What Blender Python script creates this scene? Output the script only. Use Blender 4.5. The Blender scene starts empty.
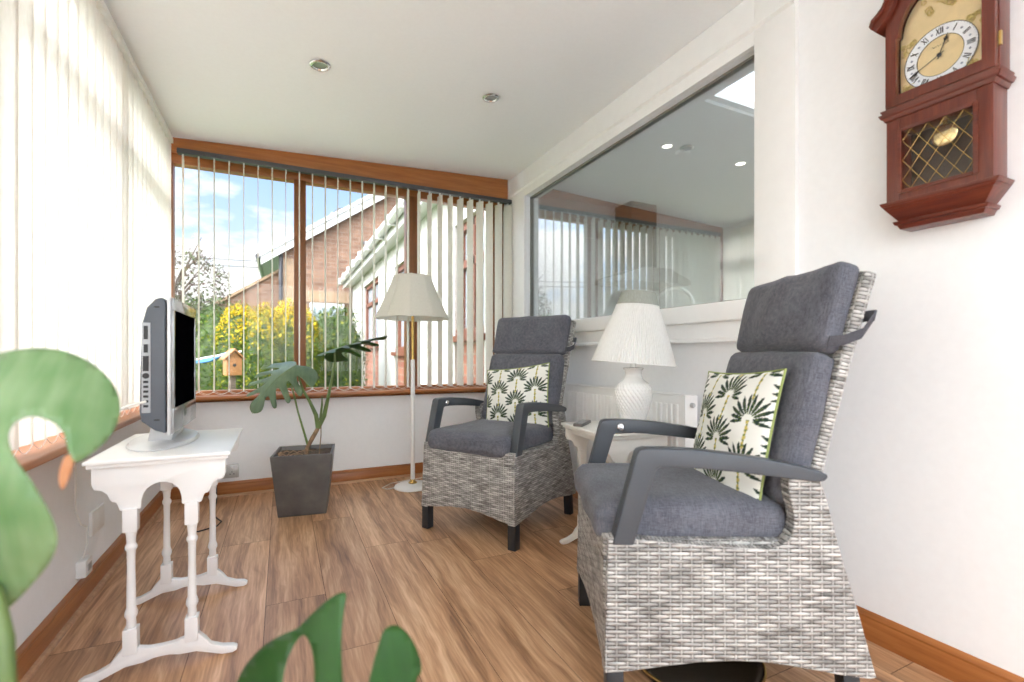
import bpy, bmesh, math, random
from mathutils import Vector, Matrix, noise
from mathutils.geometry import delaunay_2d_cdt
random.seed(7)
PI = math.pi
S = bpy.context.scene
COL = S.collection
CAMH = 0.9
FPX, YAW, CY = 476.0, math.radians(25.75), 355.0
FW = Vector((math.sin(YAW), math.cos(YAW), 0)); RT = Vector((math.cos(YAW), -math.sin(YAW), 0))

def ray(u, v): return FW + RT * ((u - 512) / FPX) + Vector((0, 0, 1)) * ((CY - v) / FPX)
def at_depth(u, v, w): return ray(u, v) * w + Vector((0, 0, CAMH))

# ------------------------------------------------------------------ materials
class NT:
    def __init__(s, name):
        s.m = bpy.data.materials.new(name); s.m.use_nodes = True
        s.t = s.m.node_tree; s.t.nodes.clear()
        s.out = s.n('ShaderNodeOutputMaterial')
    def n(s, typ, **kw):
        nd = s.t.nodes.new(typ)
        for k, v in kw.items(): setattr(nd, k, v)
        return nd
    def l(s, a, b): s.t.links.new(a, b)
    def math(s, op, a, b=None, c=None):
        nd = s.n('ShaderNodeMath', operation=op)
        for i, x in enumerate((a, b, c)):
            if x is None: continue
            if isinstance(x, (int, float)): nd.inputs[i].default_value = x
            else: s.l(x, nd.inputs[i])
        return nd.outputs[0]
    def noise(s, vec, scale, detail=4, rough=.55):
        nd = s.n('ShaderNodeTexNoise'); nd.inputs['Scale'].default_value = scale
        nd.inputs['Detail'].default_value = detail; nd.inputs['Roughness'].default_value = rough
        if vec is not None: s.l(vec, nd.inputs['Vector'])
        return nd.outputs['Fac']
    def mapping(s, vec, scale, loc=(0, 0, 0)):
        nd = s.n('ShaderNodeMapping'); nd.inputs['Scale'].default_value = scale; nd.inputs['Location'].default_value = loc
        s.l(vec, nd.inputs['Vector']); return nd.outputs[0]
    def ramp(s, fac, stops):
        nd = s.n('ShaderNodeValToRGB'); cr = nd.color_ramp
        while len(cr.elements) < len(stops): cr.elements.new(.5)
        for e, (p, c) in zip(cr.elements, stops): e.position = p; e.color = (*c, 1) if len(c) == 3 else c
        s.l(fac, nd.inputs[0]); return nd.outputs[0]
    def mix(s, fac, a, b, mode='MIX'):
        nd = s.n('ShaderNodeMix', data_type='RGBA', blend_type=mode)
        for i, x in ((0, fac), (6, a), (7, b)):
            if isinstance(x, (int, float)): nd.inputs[i].default_value = x
            elif isinstance(x, tuple): nd.inputs[i].default_value = (*x, 1)
            else: s.l(x, nd.inputs[i])
        return nd.outputs[2]
    def obj(s): return s.n('ShaderNodeTexCoord').outputs['Object']
    def bsdf(s, color, rough=.5, metal=0, bump=None, bstr=.3, bdist=.01, spec=.5, coat=0, normal=None):
        b = s.n('ShaderNodeBsdfPrincipled')
        if isinstance(color, tuple): b.inputs['Base Color'].default_value = (*color, 1)
        else: s.l(color, b.inputs['Base Color'])
        if isinstance(rough, (int, float)): b.inputs['Roughness'].default_value = rough
        else: s.l(rough, b.inputs['Roughness'])
        b.inputs['Metallic'].default_value = metal; b.inputs['Specular IOR Level'].default_value = spec
        b.inputs['Coat Weight'].default_value = coat
        if bump is not None:
            bn = s.n('ShaderNodeBump'); bn.inputs['Strength'].default_value = bstr; bn.inputs['Distance'].default_value = bdist
            s.l(bump, bn.inputs['Height']); s.l(bn.outputs[0], b.inputs['Normal'])
        return b
    def fin(s, sh): s.l(sh if not hasattr(sh, 'outputs') else sh.outputs[0], s.out.inputs[0]); return s.m

def plain(name, c, rough=.5, metal=0, var=.04, scale=30, bstr=.05, spec=.5, coat=0):
    t = NT(name); v = t.noise(t.obj(), scale)
    lo = tuple(max(0, x * (1 - var)) for x in c); hi = tuple(min(1, x * (1 + var)) for x in c)
    return t.fin(t.bsdf(t.ramp(v, [(.3, lo), (.7, hi)]), rough, metal, bump=v, bstr=bstr, bdist=.004, spec=spec, coat=coat))

def wood(name, dark, mid, light, axis=0, rough=.4, sc=1.0, spec=.5, coat=0):
    t = NT(name); o = t.obj()
    st = [14 * sc, 14 * sc, 14 * sc]; st[axis] = 1.2 * sc
    w = t.mapping(o, tuple(st)); a = t.noise(w, 3, 6, .6)
    st2 = [60 * sc] * 3; st2[axis] = 2.5 * sc
    b = t.noise(t.mapping(o, tuple(st2)), 3, 3)
    f = t.math('ADD', t.math('MULTIPLY', a, .7), t.math('MULTIPLY', b, .3))
    return t.fin(t.bsdf(t.ramp(f, [(.3, dark), (.5, mid), (.72, light)]), rough, bump=f, bstr=.08, bdist=.004, spec=spec, coat=coat))

M = {}
M['wall'] = plain('wall paint', (.885, .895, .91), .75, var=.012, scale=40, bstr=.04, spec=.2)
M['ceil'] = plain('ceiling paint', (.915, .93, .945), .8, var=.01, scale=60, bstr=.03, spec=.2)
M['white'] = plain('white gloss paint', (.87, .87, .865), .3, var=.012, scale=20, bstr=.02)
M['cream_white'] = plain('off white painted wood', (.86, .845, .80), .35, var=.02, scale=25, bstr=.04)
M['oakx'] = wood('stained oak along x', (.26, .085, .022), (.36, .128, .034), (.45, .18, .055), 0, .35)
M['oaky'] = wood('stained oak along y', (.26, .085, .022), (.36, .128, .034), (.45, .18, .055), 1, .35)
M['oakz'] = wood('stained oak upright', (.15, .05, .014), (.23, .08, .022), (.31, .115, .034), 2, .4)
M['mahog'] = wood('mahogany upright', (.065, .010, .005), (.125, .022, .010), (.20, .042, .019), 2, .28, 1.6, coat=.12)
M['mahogx'] = wood('mahogany crosswise', (.065, .010, .005), (.125, .022, .010), (.20, .042, .019), 0, .28, 1.6, coat=.12)
M['mahog_dark'] = plain('dark clock interior', (.055, .04, .032), .5)
M['rail'] = plain('dark blind rail', (.06, .06, .065), .4)
M['greymetal'] = plain('charcoal powder coat', (.052, .06, .073), .42, var=.05, scale=200, bstr=.03)
M['legblack'] = plain('near black powder coat', (.022, .024, .028), .4)
M['chrome'] = plain('chrome', (.75, .75, .76), .18, 1)
M['nickel'] = plain('satin nickel', (.55, .56, .57), .35, .8)
M['brass'] = plain('brass', (.62, .42, .14), .25, 1)
M['silver'] = plain('silver plastic', (.62, .63, .65), .3, .25)
M['tvgrey'] = plain('dark blue grey plastic', (.085, .098, .12), .4)
M['tvblack'] = plain('black plastic', (.012, .012, .014), .3)
M['tvpanel'] = plain('pale grey port panel', (.42, .44, .47), .45)
M['whiteplastic'] = plain('white plastic', (.82, .82, .80), .35)
M['greyplastic'] = plain('grey plastic', (.42, .41, .40), .45)
M['remote'] = plain('dark remote plastic', (.13, .12, .115), .4)
M['ceramic'] = plain('white ceramic', (.88, .875, .86), .22, var=.01, coat=.3)
M['cable'] = plain('black cable', (.015, .015, .015), .5)
M['wcable'] = plain('white cable', (.80, .79, .75), .5)
M['soil'] = plain('potting soil with bark', (.10, .065, .04), .95, var=.7, scale=90, bstr=.8)
M['socket'] = plain('brushed steel socket', (.50, .49, .47), .4, .4)
M['render'] = plain('white render', (.50, .48, .45), .85, var=.04, scale=12, bstr=.2)
M['upvc'] = plain('white upvc', (.55, .54, .53), .35)
M['stone'] = plain('sandstone band', (.28, .185, .115), .85, var=.2, scale=8, bstr=.3)
M['browntimber'] = plain('red brown timber', (.16, .055, .03), .5, var=.2, scale=18)
M['blackpipe'] = plain('black drainpipe', (.03, .03, .035), .4)
M['kitchengrey'] = plain('kitchen wall paint', (.80, .81, .79), .7, var=.02)
M['steel'] = plain('dark steel', (.10, .105, .105), .4, .4)
M['kitchenfloor'] = plain('kitchen floor', (.28, .26, .24), .5)
M['path'] = plain('paving', (.4, .38, .35), .9, var=.2, scale=6)
M['blue'] = plain('blue awning cloth', (.03, .15, .38), .6)
M['birdwood'] = plain('orange timber', (.30, .13, .045), .6, var=.2)
M['bark'] = plain('bark', (.11, .08, .06), .95, var=.5, scale=20, bstr=.8)
M['tray'] = plain('dark brown lacquer', (.028, .022, .014), .25)
M['screen'] = plain('dead screen', (.002, .002, .003), .6, var=0, bstr=0, spec=.0)

def mat_pot():
    t = NT('grey stone composite pot'); o = t.obj(); v = t.noise(o, 9, 6); f = t.noise(o, 160, 2)
    c = t.ramp(v, [(.3, (.085, .082, .08)), (.55, (.125, .12, .115)), (.75, (.17, .158, .15))])
    return t.fin(t.bsdf(c, .42, .3, bump=f, bstr=.2, bdist=.002))
M['pot'] = mat_pot()

def mat_fabric(name, dark, light, scale=1.0, b=.5):
    t = NT(name); o = t.obj()
    a = t.noise(t.mapping(o, (420 * scale, 60 * scale, 420 * scale)), 1, 2)
    c = t.noise(t.mapping(o, (60 * scale, 420 * scale, 60 * scale)), 1, 2)
    big = t.noise(o, 9, 3)
    f = t.math('ADD', t.math('MULTIPLY', a, .5), t.math('MULTIPLY', c, .5))
    g = t.math('ADD', t.math('MULTIPLY', f, .75), t.math('MULTIPLY', big, .25))
    bs = t.bsdf(t.ramp(g, [(.36, dark), (.64, light)]), .95, bump=f, bstr=b, bdist=.003, spec=.15)
    bs.inputs['Sheen Weight'].default_value = .15
    return t.fin(bs)
M['fabric'] = mat_fabric('charcoal melange cloth', (.062, .065, .083), (.165, .17, .20))
M['darkcloth'] = mat_fabric('plain dark cloth', (.03, .033, .04), (.055, .058, .066))
M['strap'] = mat_fabric('strap cloth', (.05, .05, .06), (.09, .09, .105))

def mat_weave():
    t = NT('woven grey rattan'); uv = t.n('ShaderNodeUVMap').outputs[0]
    sp = t.n('ShaderNodeSeparateXYZ'); t.l(uv, sp.inputs[0]); u, v = sp.outputs[0], sp.outputs[1]
    U = t.math('DIVIDE', u, .0265); V = t.math('DIVIDE', v, .0096)
    row = t.math('FLOOR', V); fv = t.math('FRACT', V)
    wave = t.math('SINE', t.math('MULTIPLY', t.math('ADD', U, row), PI))
    fc = t.math('SUBTRACT', t.math('MULTIPLY', fv, 2), 1)
    rowp = t.math('SUBTRACT', 1, t.math('POWER', t.math('ABSOLUTE', fc), 2.6))
    over = t.math('ADD', t.math('MULTIPLY', wave, .5), .5)
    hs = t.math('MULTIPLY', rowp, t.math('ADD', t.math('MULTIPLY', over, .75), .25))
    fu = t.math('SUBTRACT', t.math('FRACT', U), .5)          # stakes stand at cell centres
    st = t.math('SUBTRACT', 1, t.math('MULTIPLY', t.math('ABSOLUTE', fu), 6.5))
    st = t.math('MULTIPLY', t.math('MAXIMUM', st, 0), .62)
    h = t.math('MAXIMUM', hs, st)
    cb = t.n('ShaderNodeCombineXYZ'); t.l(t.math('MULTIPLY', u, 14), cb.inputs[0]); t.l(t.math('MULTIPLY', row, 1.71), cb.inputs[1])
    n1 = t.noise(cb.outputs[0], 1.0, 2)
    n2 = t.noise(t.mapping(uv, (60, 1500, 1)), 1, 2)
    f = t.math('ADD', t.math('MULTIPLY', n1, .75), t.math('MULTIPLY', n2, .25))
    c = t.ramp(f, [(.33, (.17, .165, .157)), (.47, (.35, .342, .33)), (.62, (.60, .59, .57))])
    gap = t.ramp(h, [(.08, (.13, .125, .12)), (.38, (1, 1, 1))])  # low parts of the weave darkened: recess shade put into the colour
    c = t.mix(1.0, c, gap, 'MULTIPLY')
    return t.fin(t.bsdf(c, .5, bump=h, bstr=.8, bdist=.006, spec=.3))
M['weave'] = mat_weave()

def mat_floor():
    t = NT('oak laminate'); o = t.obj()
    at = t.n('ShaderNodeAttribute', attribute_name='plank').outputs
    sh = t.n('ShaderNodeVectorMath', operation='MULTIPLY_ADD'); sh.inputs[1].default_value = (7.3, 31.0, 1); 
    t.l(at['Color'], sh.inputs[0]); t.l(o, sh.inputs[2]); p = sh.outputs[0]
    warp = t.noise(t.mapping(p, (3, .9, 1)), 2, 3)
    wv = t.n('ShaderNodeVectorMath', operation='MULTIPLY_ADD'); wv.inputs[1].default_value = (.16, .16, 0)
    t.l(warp, wv.inputs[0]); t.l(p, wv.inputs[2])
    a = t.noise(t.mapping(wv.outputs[0], (26, 1.3, 1)), 1, 6, .62)
    b = t.noise(t.mapping(p, (140, 4.5, 1)), 1, 3, .6)
    big = t.noise(t.mapping(p, (6, 1.0, 1)), 1, 2)
    f = t.math('ADD', t.math('ADD', t.math('MULTIPLY', a, .5), t.math('MULTIPLY', b, .27)), t.math('MULTIPLY', big, .23))
    c = t.ramp(f, [(.33, (.15, .072, .035)), (.43, (.34, .175, .085)), (.52, (.53, .30, .16)), (.63, (.74, .49, .30))])
    tone = t.ramp(at['Fac'], [(0, (.72, .69, .66)), (.5, (1, 1, 1)), (1, (1.25, 1.24, 1.22))])
    c = t.mix(1.0, c, tone, 'MULTIPLY')
    kn = t.n('ShaderNodeTexVoronoi'); kn.inputs['Scale'].default_value = 1.0
    t.l(t.mapping(p, (3.2, 1.15, 1)), kn.inputs['Vector'])
    k = t.ramp(kn.outputs['Distance'], [(.02, (.25, .2, .17)), (.07, (1, 1, 1))])
    c = t.mix(.8, c, k, 'MULTIPLY')
    return t.fin(t.bsdf(c, .36, bump=f, bstr=.12, bdist=.003, spec=.5))
M['floor'] = mat_floor()
M['gap'] = plain('dark joint', (.08, .045, .025), .8)

def mat_blind():
    t = NT('cream blind cloth'); o = t.obj()
    w = t.noise(t.mapping(o, (300, 300, 40)), 1, 2)
    c = t.ramp(w, [(.3, (.86, .84, .79)), (.7, (.93, .915, .875))])
    d = t.n('ShaderNodeBsdfDiffuse'); t.l(c, d.inputs[0])
    tr = t.n('ShaderNodeBsdfTranslucent'); t.l(c, tr.inputs[0])
    m = t.n('ShaderNodeMixShader'); m.inputs[0].default_value = .56
    t.l(d.outputs[0], m.inputs[1]); t.l(tr.outputs[0], m.inputs[2]); return t.fin(m)
M['blind'] = mat_blind()

def mat_shade(name, c0, c1, tr_amt=.25):
    t = NT(name); o = t.obj(); w = t.noise(t.mapping(o, (200, 200, 30)), 1, 2)
    c = t.ramp(w, [(.3, c0), (.7, c1)])
    d = t.n('ShaderNodeBsdfDiffuse'); t.l(c, d.inputs[0])
    tr = t.n('ShaderNodeBsdfTranslucent'); t.l(c, tr.inputs[0])
    m = t.n('ShaderNodeMixShader'); m.inputs[0].default_value = tr_amt
    t.l(d.outputs[0], m.inputs[1]); t.l(tr.outputs[0], m.inputs[2]); return t.fin(m)
M['shade'] = mat_shade('cream lampshade cloth', (.74, .72, .65), (.80, .78, .71))
M['pleat'] = mat_shade('white pleated cloth', (.84, .84, .82), (.90, .90, .885))
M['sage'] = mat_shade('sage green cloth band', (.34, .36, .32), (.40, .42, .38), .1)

def mat_glass(name, base, scale, tint=(1, 1, 1)):
    t = NT(name)
    tr = t.n('ShaderNodeBsdfTransparent'); tr.inputs[0].default_value = (*tint, 1)
    g = t.n('ShaderNodeBsdfGlossy'); g.inputs['Roughness'].default_value = .0
    lw = t.n('ShaderNodeLayerWeight'); lw.inputs[0].default_value = .5
    f = t.math('ADD', t.math('MULTIPLY', t.math('POWER', lw.outputs['Facing'], 4), scale), base)
    m = t.n('ShaderNodeMixShader'); t.l(f, m.inputs[0])
    t.l(tr.outputs[0], m.inputs[1]); t.l(g.outputs[0], m.inputs[2]); return t.fin(m)
M['glass'] = mat_glass('window glass', .012, .35)
M['glass2'] = mat_glass('coated partition glass', .33, .55, (.90, .92, .90))
M['clockglass'] = mat_glass('clock glass', .02, .25)
M['extglass'] = plain('dark reflecting panes', (.30, .34, .38), .12)

def mat_leaf(name, d, l, edge=None, gloss=.3, tr=.35):
    t = NT(name); o = t.obj(); v = t.noise(o, 7, 3); s = t.noise(t.mapping(o, (60, 8, 8)), 1, 2)
    f = t.math('ADD', t.math('MULTIPLY', v, .7), t.math('MULTIPLY', s, .3))
    c = t.ramp(f, [(.3, d), (.7, l)])
    b = t.bsdf(c, gloss, spec=.6, bump=s, bstr=.15, bdist=.004)
    x = t.n('ShaderNodeBsdfTranslucent'); t.l(t.mix(1.0, c, (1.25, 1.35, .7), 'MULTIPLY'), x.inputs[0])
    m = t.n('ShaderNodeMixShader'); m.inputs[0].default_value = tr
    t.l(b.outputs[0], m.inputs[1]); t.l(x.outputs[0], m.inputs[2]); return t.fin(m)
M['leaf_deep'] = mat_leaf('deep green leaf', (.018, .085, .012), (.045, .16, .025))
M['leaf_pale'] = mat_leaf('pale glossy leaf', (.06, .22, .03), (.40, .55, .32), tr=.3, gloss=.2)
M['leaf_pot'] = mat_leaf('grey green leaf', (.07, .13, .065), (.22, .31, .19), gloss=.35)
M['leaf_tip'] = mat_leaf('yellow brown leaf tip', (.45, .25, .06), (.55, .45, .08))
M['stem'] = mat_leaf('green stem', (.10, .17, .05), (.20, .29, .09), tr=.1)
M['stem_brown'] = plain('brown woody stem', (.26, .16, .09), .8, var=.4, scale=40, bstr=.6)

def mat_foliage(name, stops, tr=.25):
    t = NT(name); g = t.n('ShaderNodeNewGeometry').outputs['Random Per Island']
    c = t.ramp(g, stops)
    d = t.n('ShaderNodeBsdfDiffuse'); t.l(c, d.inputs[0]); x = t.n('ShaderNodeBsdfTranslucent'); t.l(c, x.inputs[0])
    m = t.n('ShaderNodeMixShader'); m.inputs[0].default_value = tr
    t.l(d.outputs[0], m.inputs[1]); t.l(x.outputs[0], m.inputs[2]); return t.fin(m)
M['fol_green'] = mat_foliage('hedge leaves', [(0, (.025, .05, .012)), (.5, (.05, .095, .022)), (1, (.11, .16, .045))])
M['fol_yellow'] = mat_foliage('golden conifer leaves', [(0, (.36, .22, .008)), (.5, (.52, .36, .015)), (1, (.60, .48, .05))])
M['fol_lime'] = mat_foliage('lime leaves', [(0, (.06, .09, .012)), (.6, (.13, .165, .022)), (1, (.28, .25, .03))])
M['fol_grey'] = mat_foliage('grey green leaves', [(0, (.05, .065, .035)), (1, (.14, .155, .085))])
M['fol_purple'] = mat_foliage('bronze leaves', [(0, (.07, .045, .04)), (.5, (.12, .08, .065)), (1, (.12, .14, .065))])

def mat_grass():
    t = NT('lawn'); o = t.obj(); v = t.noise(o, 3, 6)
    return t.fin(t.bsdf(t.ramp(v, [(.3, (.07, .13, .03)), (.7, (.16, .24, .07))]), .9, bump=t.noise(o, 80), bstr=.6))
M['grass'] = mat_grass()

def mat_brick(name, c1, c2, mortar, vec_xz=True):
    t = NT(name); o = t.obj(); sp = t.n('ShaderNodeSeparateXYZ'); t.l(o, sp.inputs[0])
    cb = t.n('ShaderNodeCombineXYZ'); t.l(t.math('ADD', sp.outputs[0], sp.outputs[1]), cb.inputs[0]); t.l(sp.outputs[2], cb.inputs[1])
    b = t.n('ShaderNodeTexBrick'); t.l(cb.outputs[0], b.inputs['Vector'])
    b.inputs['Scale'].default_value = 1; b.inputs['Brick Width'].default_value = .3; b.inputs['Row Height'].default_value = .11
    b.inputs['Mortar Size'].default_value = .009; b.inputs['Color1'].default_value = (*c1, 1); b.inputs['Color2'].default_value = (*c2, 1); b.inputs['Mortar'].default_value = (*mortar, 1)
    v = t.noise(o, 5, 4); c = t.mix(.5, b.outputs[0], t.ramp(v, [(.3, (.6, .6, .6)), (.7, (1.25, 1.2, 1.15))]), 'MULTIPLY')
    return t.fin(t.bsdf(c, .9, bump=b.outputs['Fac'], bstr=-.3, bdist=.01))
M['brick'] = mat_brick('red brown stone brick', (.15, .078, .050), (.22, .125, .082), (.22, .165, .125))
M['brickred'] = mat_brick('red brick', (.24, .085, .055), (.32, .125, .08), (.3, .21, .16))
M['slate'] = mat_brick('roof slates', (.12, .12, .125), (.18, .18, .185), (.07, .07, .07))

# ------------------------------------------------------------------ mesh helpers
class MB:
    def __init__(s): s.v = []; s.f = []
    def add(s, vs, fs, mx=None):
        o = len(s.v); s.v += [tuple(mx @ Vector(p)) if mx else tuple(p) for p in vs]; s.f += [tuple(i + o for i in f) for f in fs]; return s
    def box(s, x0, x1, y0, y1, z0, z1, mx=None):
        vs = [(x, y, z) for x in (x0, x1) for y in (y0, y1) for z in (z0, z1)]
        return s.add(vs, [(0, 1, 3, 2), (4, 6, 7, 5), (0, 4, 5, 1), (2, 3, 7, 6), (0, 2, 6, 4), (1, 5, 7, 3)], mx)
    def prism(s, poly, axis, a0, a1, mx=None):
        n = len(poly)
        def P(p, a):
            return {'x': (a, p[0], p[1]), 'y': (p[0], a, p[1]), 'z': (p[0], p[1], a)}[axis]
        vs = [P(p, a0) for p in poly] + [P(p, a1) for p in poly]
        return s.add(vs, [tuple(range(n))[::-1], tuple(range(n, 2 * n))] + [(i, (i + 1) % n, n + (i + 1) % n, n + i) for i in range(n)], mx)
    def lathe(s, prof, n=32, mx=None, flute=None, cap=True):
        vs = []; fs = []
        for r, z in prof:
            for k in range(n):
                a = 2 * PI * k / n; rr = r * (flute(a, z) if flute else 1)
                vs.append((rr * math.cos(a), rr * math.sin(a), z))
        for i in range(len(prof) - 1):
            for k in range(n): fs.append((i * n + k, i * n + (k + 1) % n, (i + 1) * n + (k + 1) % n, (i + 1) * n + k))
        if cap:
            if prof[0][0] > 1e-5: fs.append(tuple(range(n))[::-1])
            if prof[-1][0] > 1e-5: fs.append(tuple(range((len(prof) - 1) * n, len(prof) * n)))
        return s.add(vs, fs, mx)
    def tube(s, pts, r, n=8, mx=None, closed=False):
        pts = [Vector(p) for p in pts]; m = len(pts); vs = []; fs = []
        rs = r if isinstance(r, (list, tuple)) else [r] * m
        up = None
        for i, p in enumerate(pts):
            if closed: d = pts[(i + 1) % m] - pts[i - 1]
            else: d = pts[min(i + 1, m - 1)] - pts[max(i - 1, 0)]
            d.normalize()
            if up is None: up = Vector((0, 0, 1)) if abs(d.z) < .9 else Vector((1, 0, 0))
            a = d.cross(up).normalized(); b = a.cross(d).normalized(); up = b
            for k in range(n):
                t = 2 * PI * k / n; vs.append(p + (a * math.cos(t) + b * math.sin(t)) * rs[i])
        for i in range(m if closed else m - 1):
            for k in range(n):
                j = (i + 1) % m; fs.append((i * n + k, i * n + (k + 1) % n, j * n + (k + 1) % n, j * n + k))
        if not closed: fs.append(tuple(range(n))[::-1]); fs.append(tuple(range((m - 1) * n, m * n)))
        return s.add(vs, fs, mx)
    def build(s, name, mat, parent=None, smooth=False, bevel=0, seg=2, uv=False, auto=True):
        me = bpy.data.meshes.new(name); me.from_pydata(s.v, [], s.f); me.update()
        bm = bmesh.new(); bm.from_mesh(me)
        bmesh.ops.recalc_face_normals(bm, faces=bm.faces)
        if bevel: 
            es = [e for e in bm.edges if len(e.link_faces) == 2 and e.calc_face_angle(0) > .5]
            if es: bmesh.ops.bevel(bm, geom=es, offset=bevel, segments=seg, affect='EDGES', profile=.6, clamp_overlap=True)
        bm.to_mesh(me); bm.free()
        return link(name, me, mat, parent, smooth or bool(bevel), uv)

def link(name, me, mat, parent=None, smooth=False, uv=False):
    for m in (mat if isinstance(mat, list) else [mat]): me.materials.append(m)
    if uv: box_uv(me)
    if smooth:
        for p in me.polygons: p.use_smooth = True
        try: me.set_sharp_from_angle(angle=math.radians(38))
        except Exception: pass
    o = bpy.data.objects.new(name, me); COL.objects.link(o)
    if parent: o.parent = parent
    return o

def box_uv(me):
    l = me.uv_layers.new(name='UVMap')
    for p in me.polygons:
        n = p.normal; a = [abs(n.x), abs(n.y), abs(n.z)]; k = a.index(max(a))
        for li in p.loop_indices:
            c = me.vertices[me.loops[li].vertex_index].co
            l.data[li].uv = (c.y, c.z) if k == 0 else ((c.x, c.z) if k == 1 else (c.x, c.y))

def tag(o, label=None, cat=None, group=None, kind=None):
    if label: o['label'] = label
    if cat: o['category'] = cat
    if group: o['group'] = group
    if kind: o['kind'] = kind
    return o
def thing(name, label, cat, loc=(0, 0, 0), rz=0, group=None):
    o = bpy.data.objects.new(name, None); COL.objects.link(o); o.location = loc; o.rotation_euler = (0, 0, rz)
    o.empty_display_size = .1
    return tag(o, label, cat, group)
def struct(o, label=None): return tag(o, label, None, None, 'structure')
def copy_tree(o, parent=None):
    c = o.copy(); COL.objects.link(c)
    if parent: c.parent = parent
    for ch in list(o.children): copy_tree(ch, c)
    return c

def rbox(hx, hy, hz, r, n=14, puff=0, sag=None, name='c', seed=0, wr=.004):
    """rounded, puffed cushion block as an MB"""
    bm = bmesh.new(); bmesh.ops.create_cube(bm, size=2)
    bmesh.ops.subdivide_edges(bm, edges=bm.edges, cuts=n, use_grid_fill=True)
    h = Vector((hx, hy, hz))
    for v in bm.verts:
        u = v.co.copy(); p = Vector((u.x * hx, u.y * hy, u.z * hz))
        q = Vector([max(-(h[i] - r), min(h[i] - r, p[i])) for i in range(3)])
        d = p - q
        p = q + (d.normalized() * r if d.length > 1e-9 else d)
        k = puff * (1 - u.x ** 2) * (1 - u.y ** 2)
        p.z += (k if u.z > 0 else -k * .4) * abs(u.z)
        e = noise.noise(Vector((p.x * 7 + seed, p.y * 7, p.z * 7))) * wr + noise.noise(Vector((p.x * 22 + seed, p.y * 9, p.z * 15))) * wr * .4
        p += Vector((0, 0, e)) if abs(u.z) > .9 else u.normalized() * e
        if sag: p = sag(p)
        v.co = p
    m = MB(); bm.verts.ensure_lookup_table()
    m.v = [tuple(v.co) for v in bm.verts]; m.f = [tuple(v.index for v in f.verts) for f in bm.faces]; bm.free()
    return m

# ------------------------------------------------------------------ the setting
XL, XR, YF, YB = -.66, 1.68, 3.54, -1.5
def ceil_z(x): return 2.215 + (x + .585) * .0451
# floor planks
PW, x0p = .2, -.054
me = MB(); cols = []
gapb = MB().box(XL - .1, XR + .1, YB - .1, YF + .1, -.06, -.0015)
k = -4
rp = random.Random(3)
known = {0: 1.92, 1: 1.53, 2: 1.05, 3: 2.25, 4: 1.95, -1: 2.6, -2: 1.3}
while x0p + k * PW < XR:
    xa = x0p + k * PW; xb = xa + PW
    y = known.get(k, rp.random()) - 1.25 * 4
    while y < YF:
        ya, yb = max(y, YB), min(y + 1.25, YF)
        if yb > YB and xb > XL:
            x_a, x_b = max(xa, XL) + .0009, min(xb, XR) - .0009
            me.add([(x_a, ya + .001, 0), (x_b, ya + .001, 0), (x_b, yb - .001, 0), (x_a, yb - .001, 0)], [(0, 1, 2, 3)])
            cols += [(rp.random(), rp.random(), rp.random())] * 4
        y += 1.25
    k += 1
fl = me.build('floor', M['floor'])
ca = fl.data.color_attributes.new('plank', 'FLOAT_COLOR', 'POINT')
for i, c in enumerate(cols): ca.data[i].color = (*c, 1)
struct(fl, 'brown oak laminate floor of long planks')
ub = gapb.build('floor_underlay', M['gap'], fl)
# ceiling
zl, zr = ceil_z(XL - .1), ceil_z(XR + .15)
rx0, rx1, ry0_, ry1_ = -.45, .75, -1.25, -.45      # rooflight added above and behind the camera to brighten the room
m = MB()
def slab(m, xa, xb, ya, yb): m.prism([(xa, ceil_z(xa)), (xb, ceil_z(xb)), (xb, ceil_z(xb) + .12), (xa, ceil_z(xa) + .12)], 'y', ya, yb)
slab(m, XL - .1, XR + .15, ry1_, YF + .2); slab(m, XL - .1, XR + .15, YB - .15, ry0_); slab(m, XL - .1, rx0, ry0_, ry1_); slab(m, rx1, XR + .15, ry0_, ry1_)
struct(m.build('ceiling', M['ceil']), 'white sloping ceiling')
m = MB()
for q in ((rx0, rx0 + .05, ry0_, ry1_), (rx1 - .05, rx1, ry0_, ry1_), (rx0, rx1, ry0_, ry0_ + .05), (rx0, rx1, ry1_ - .05, ry1_)): m.prism([(q[0], ceil_z(q[0]) + .02), (q[1], ceil_z(q[1]) + .02), (q[1], ceil_z(q[1]) + .14), (q[0], ceil_z(q[0]) + .14)], 'y', q[2], q[3])
fill_rooflight = struct(m.build('added_rooflight', M['white']), 'rooflight added in the sloping ceiling behind the camera for more daylight')
m = MB().prism([(rx0 + .04, ceil_z(rx0) + .07), (rx1 - .04, ceil_z(rx1) + .07), (rx1 - .04, ceil_z(rx1) + .08), (rx0 + .04, ceil_z(rx0) + .08)], 'y', ry0_ + .04, ry1_ - .04)
m.build('pane', M['glass'], fill_rooflight)
# far wall below the window + slivers
struct(MB().box(XL - .12, XR + .15, YF, YF + .16, 0, .60).build('wall_far', M['wall']), 'pale grey low wall under the far window')
struct(MB().box(XR - .035, XR + .0, YF - .06, YF + .16, .0, 2.31).build('trim_1', M['white']), 'white upright at the far right corner')
# left wall low part
struct(MB().box(XL - .14, XL, YB - .15, YF + .16, 0, .60).build('wall_left', M['wall']), 'pale low wall under the left windows')
# right wall around the partition window
wy0, wy1, wz0, wz1 = 1.263, 3.226, 1.124, 2.110
m = MB()
m.box(XR, XR + .13, YB - .15, wy0, 0, 2.40); m.box(XR, XR + .13, wy1, YF + .16, 0, 2.40)
m.box(XR, XR + .13, wy0, wy1, 0, wz0); m.box(XR, XR + .13, wy0, wy1, wz1, 2.40)
struct(m.build('wall_right', M['wall']), 'white wall on the right')
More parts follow.
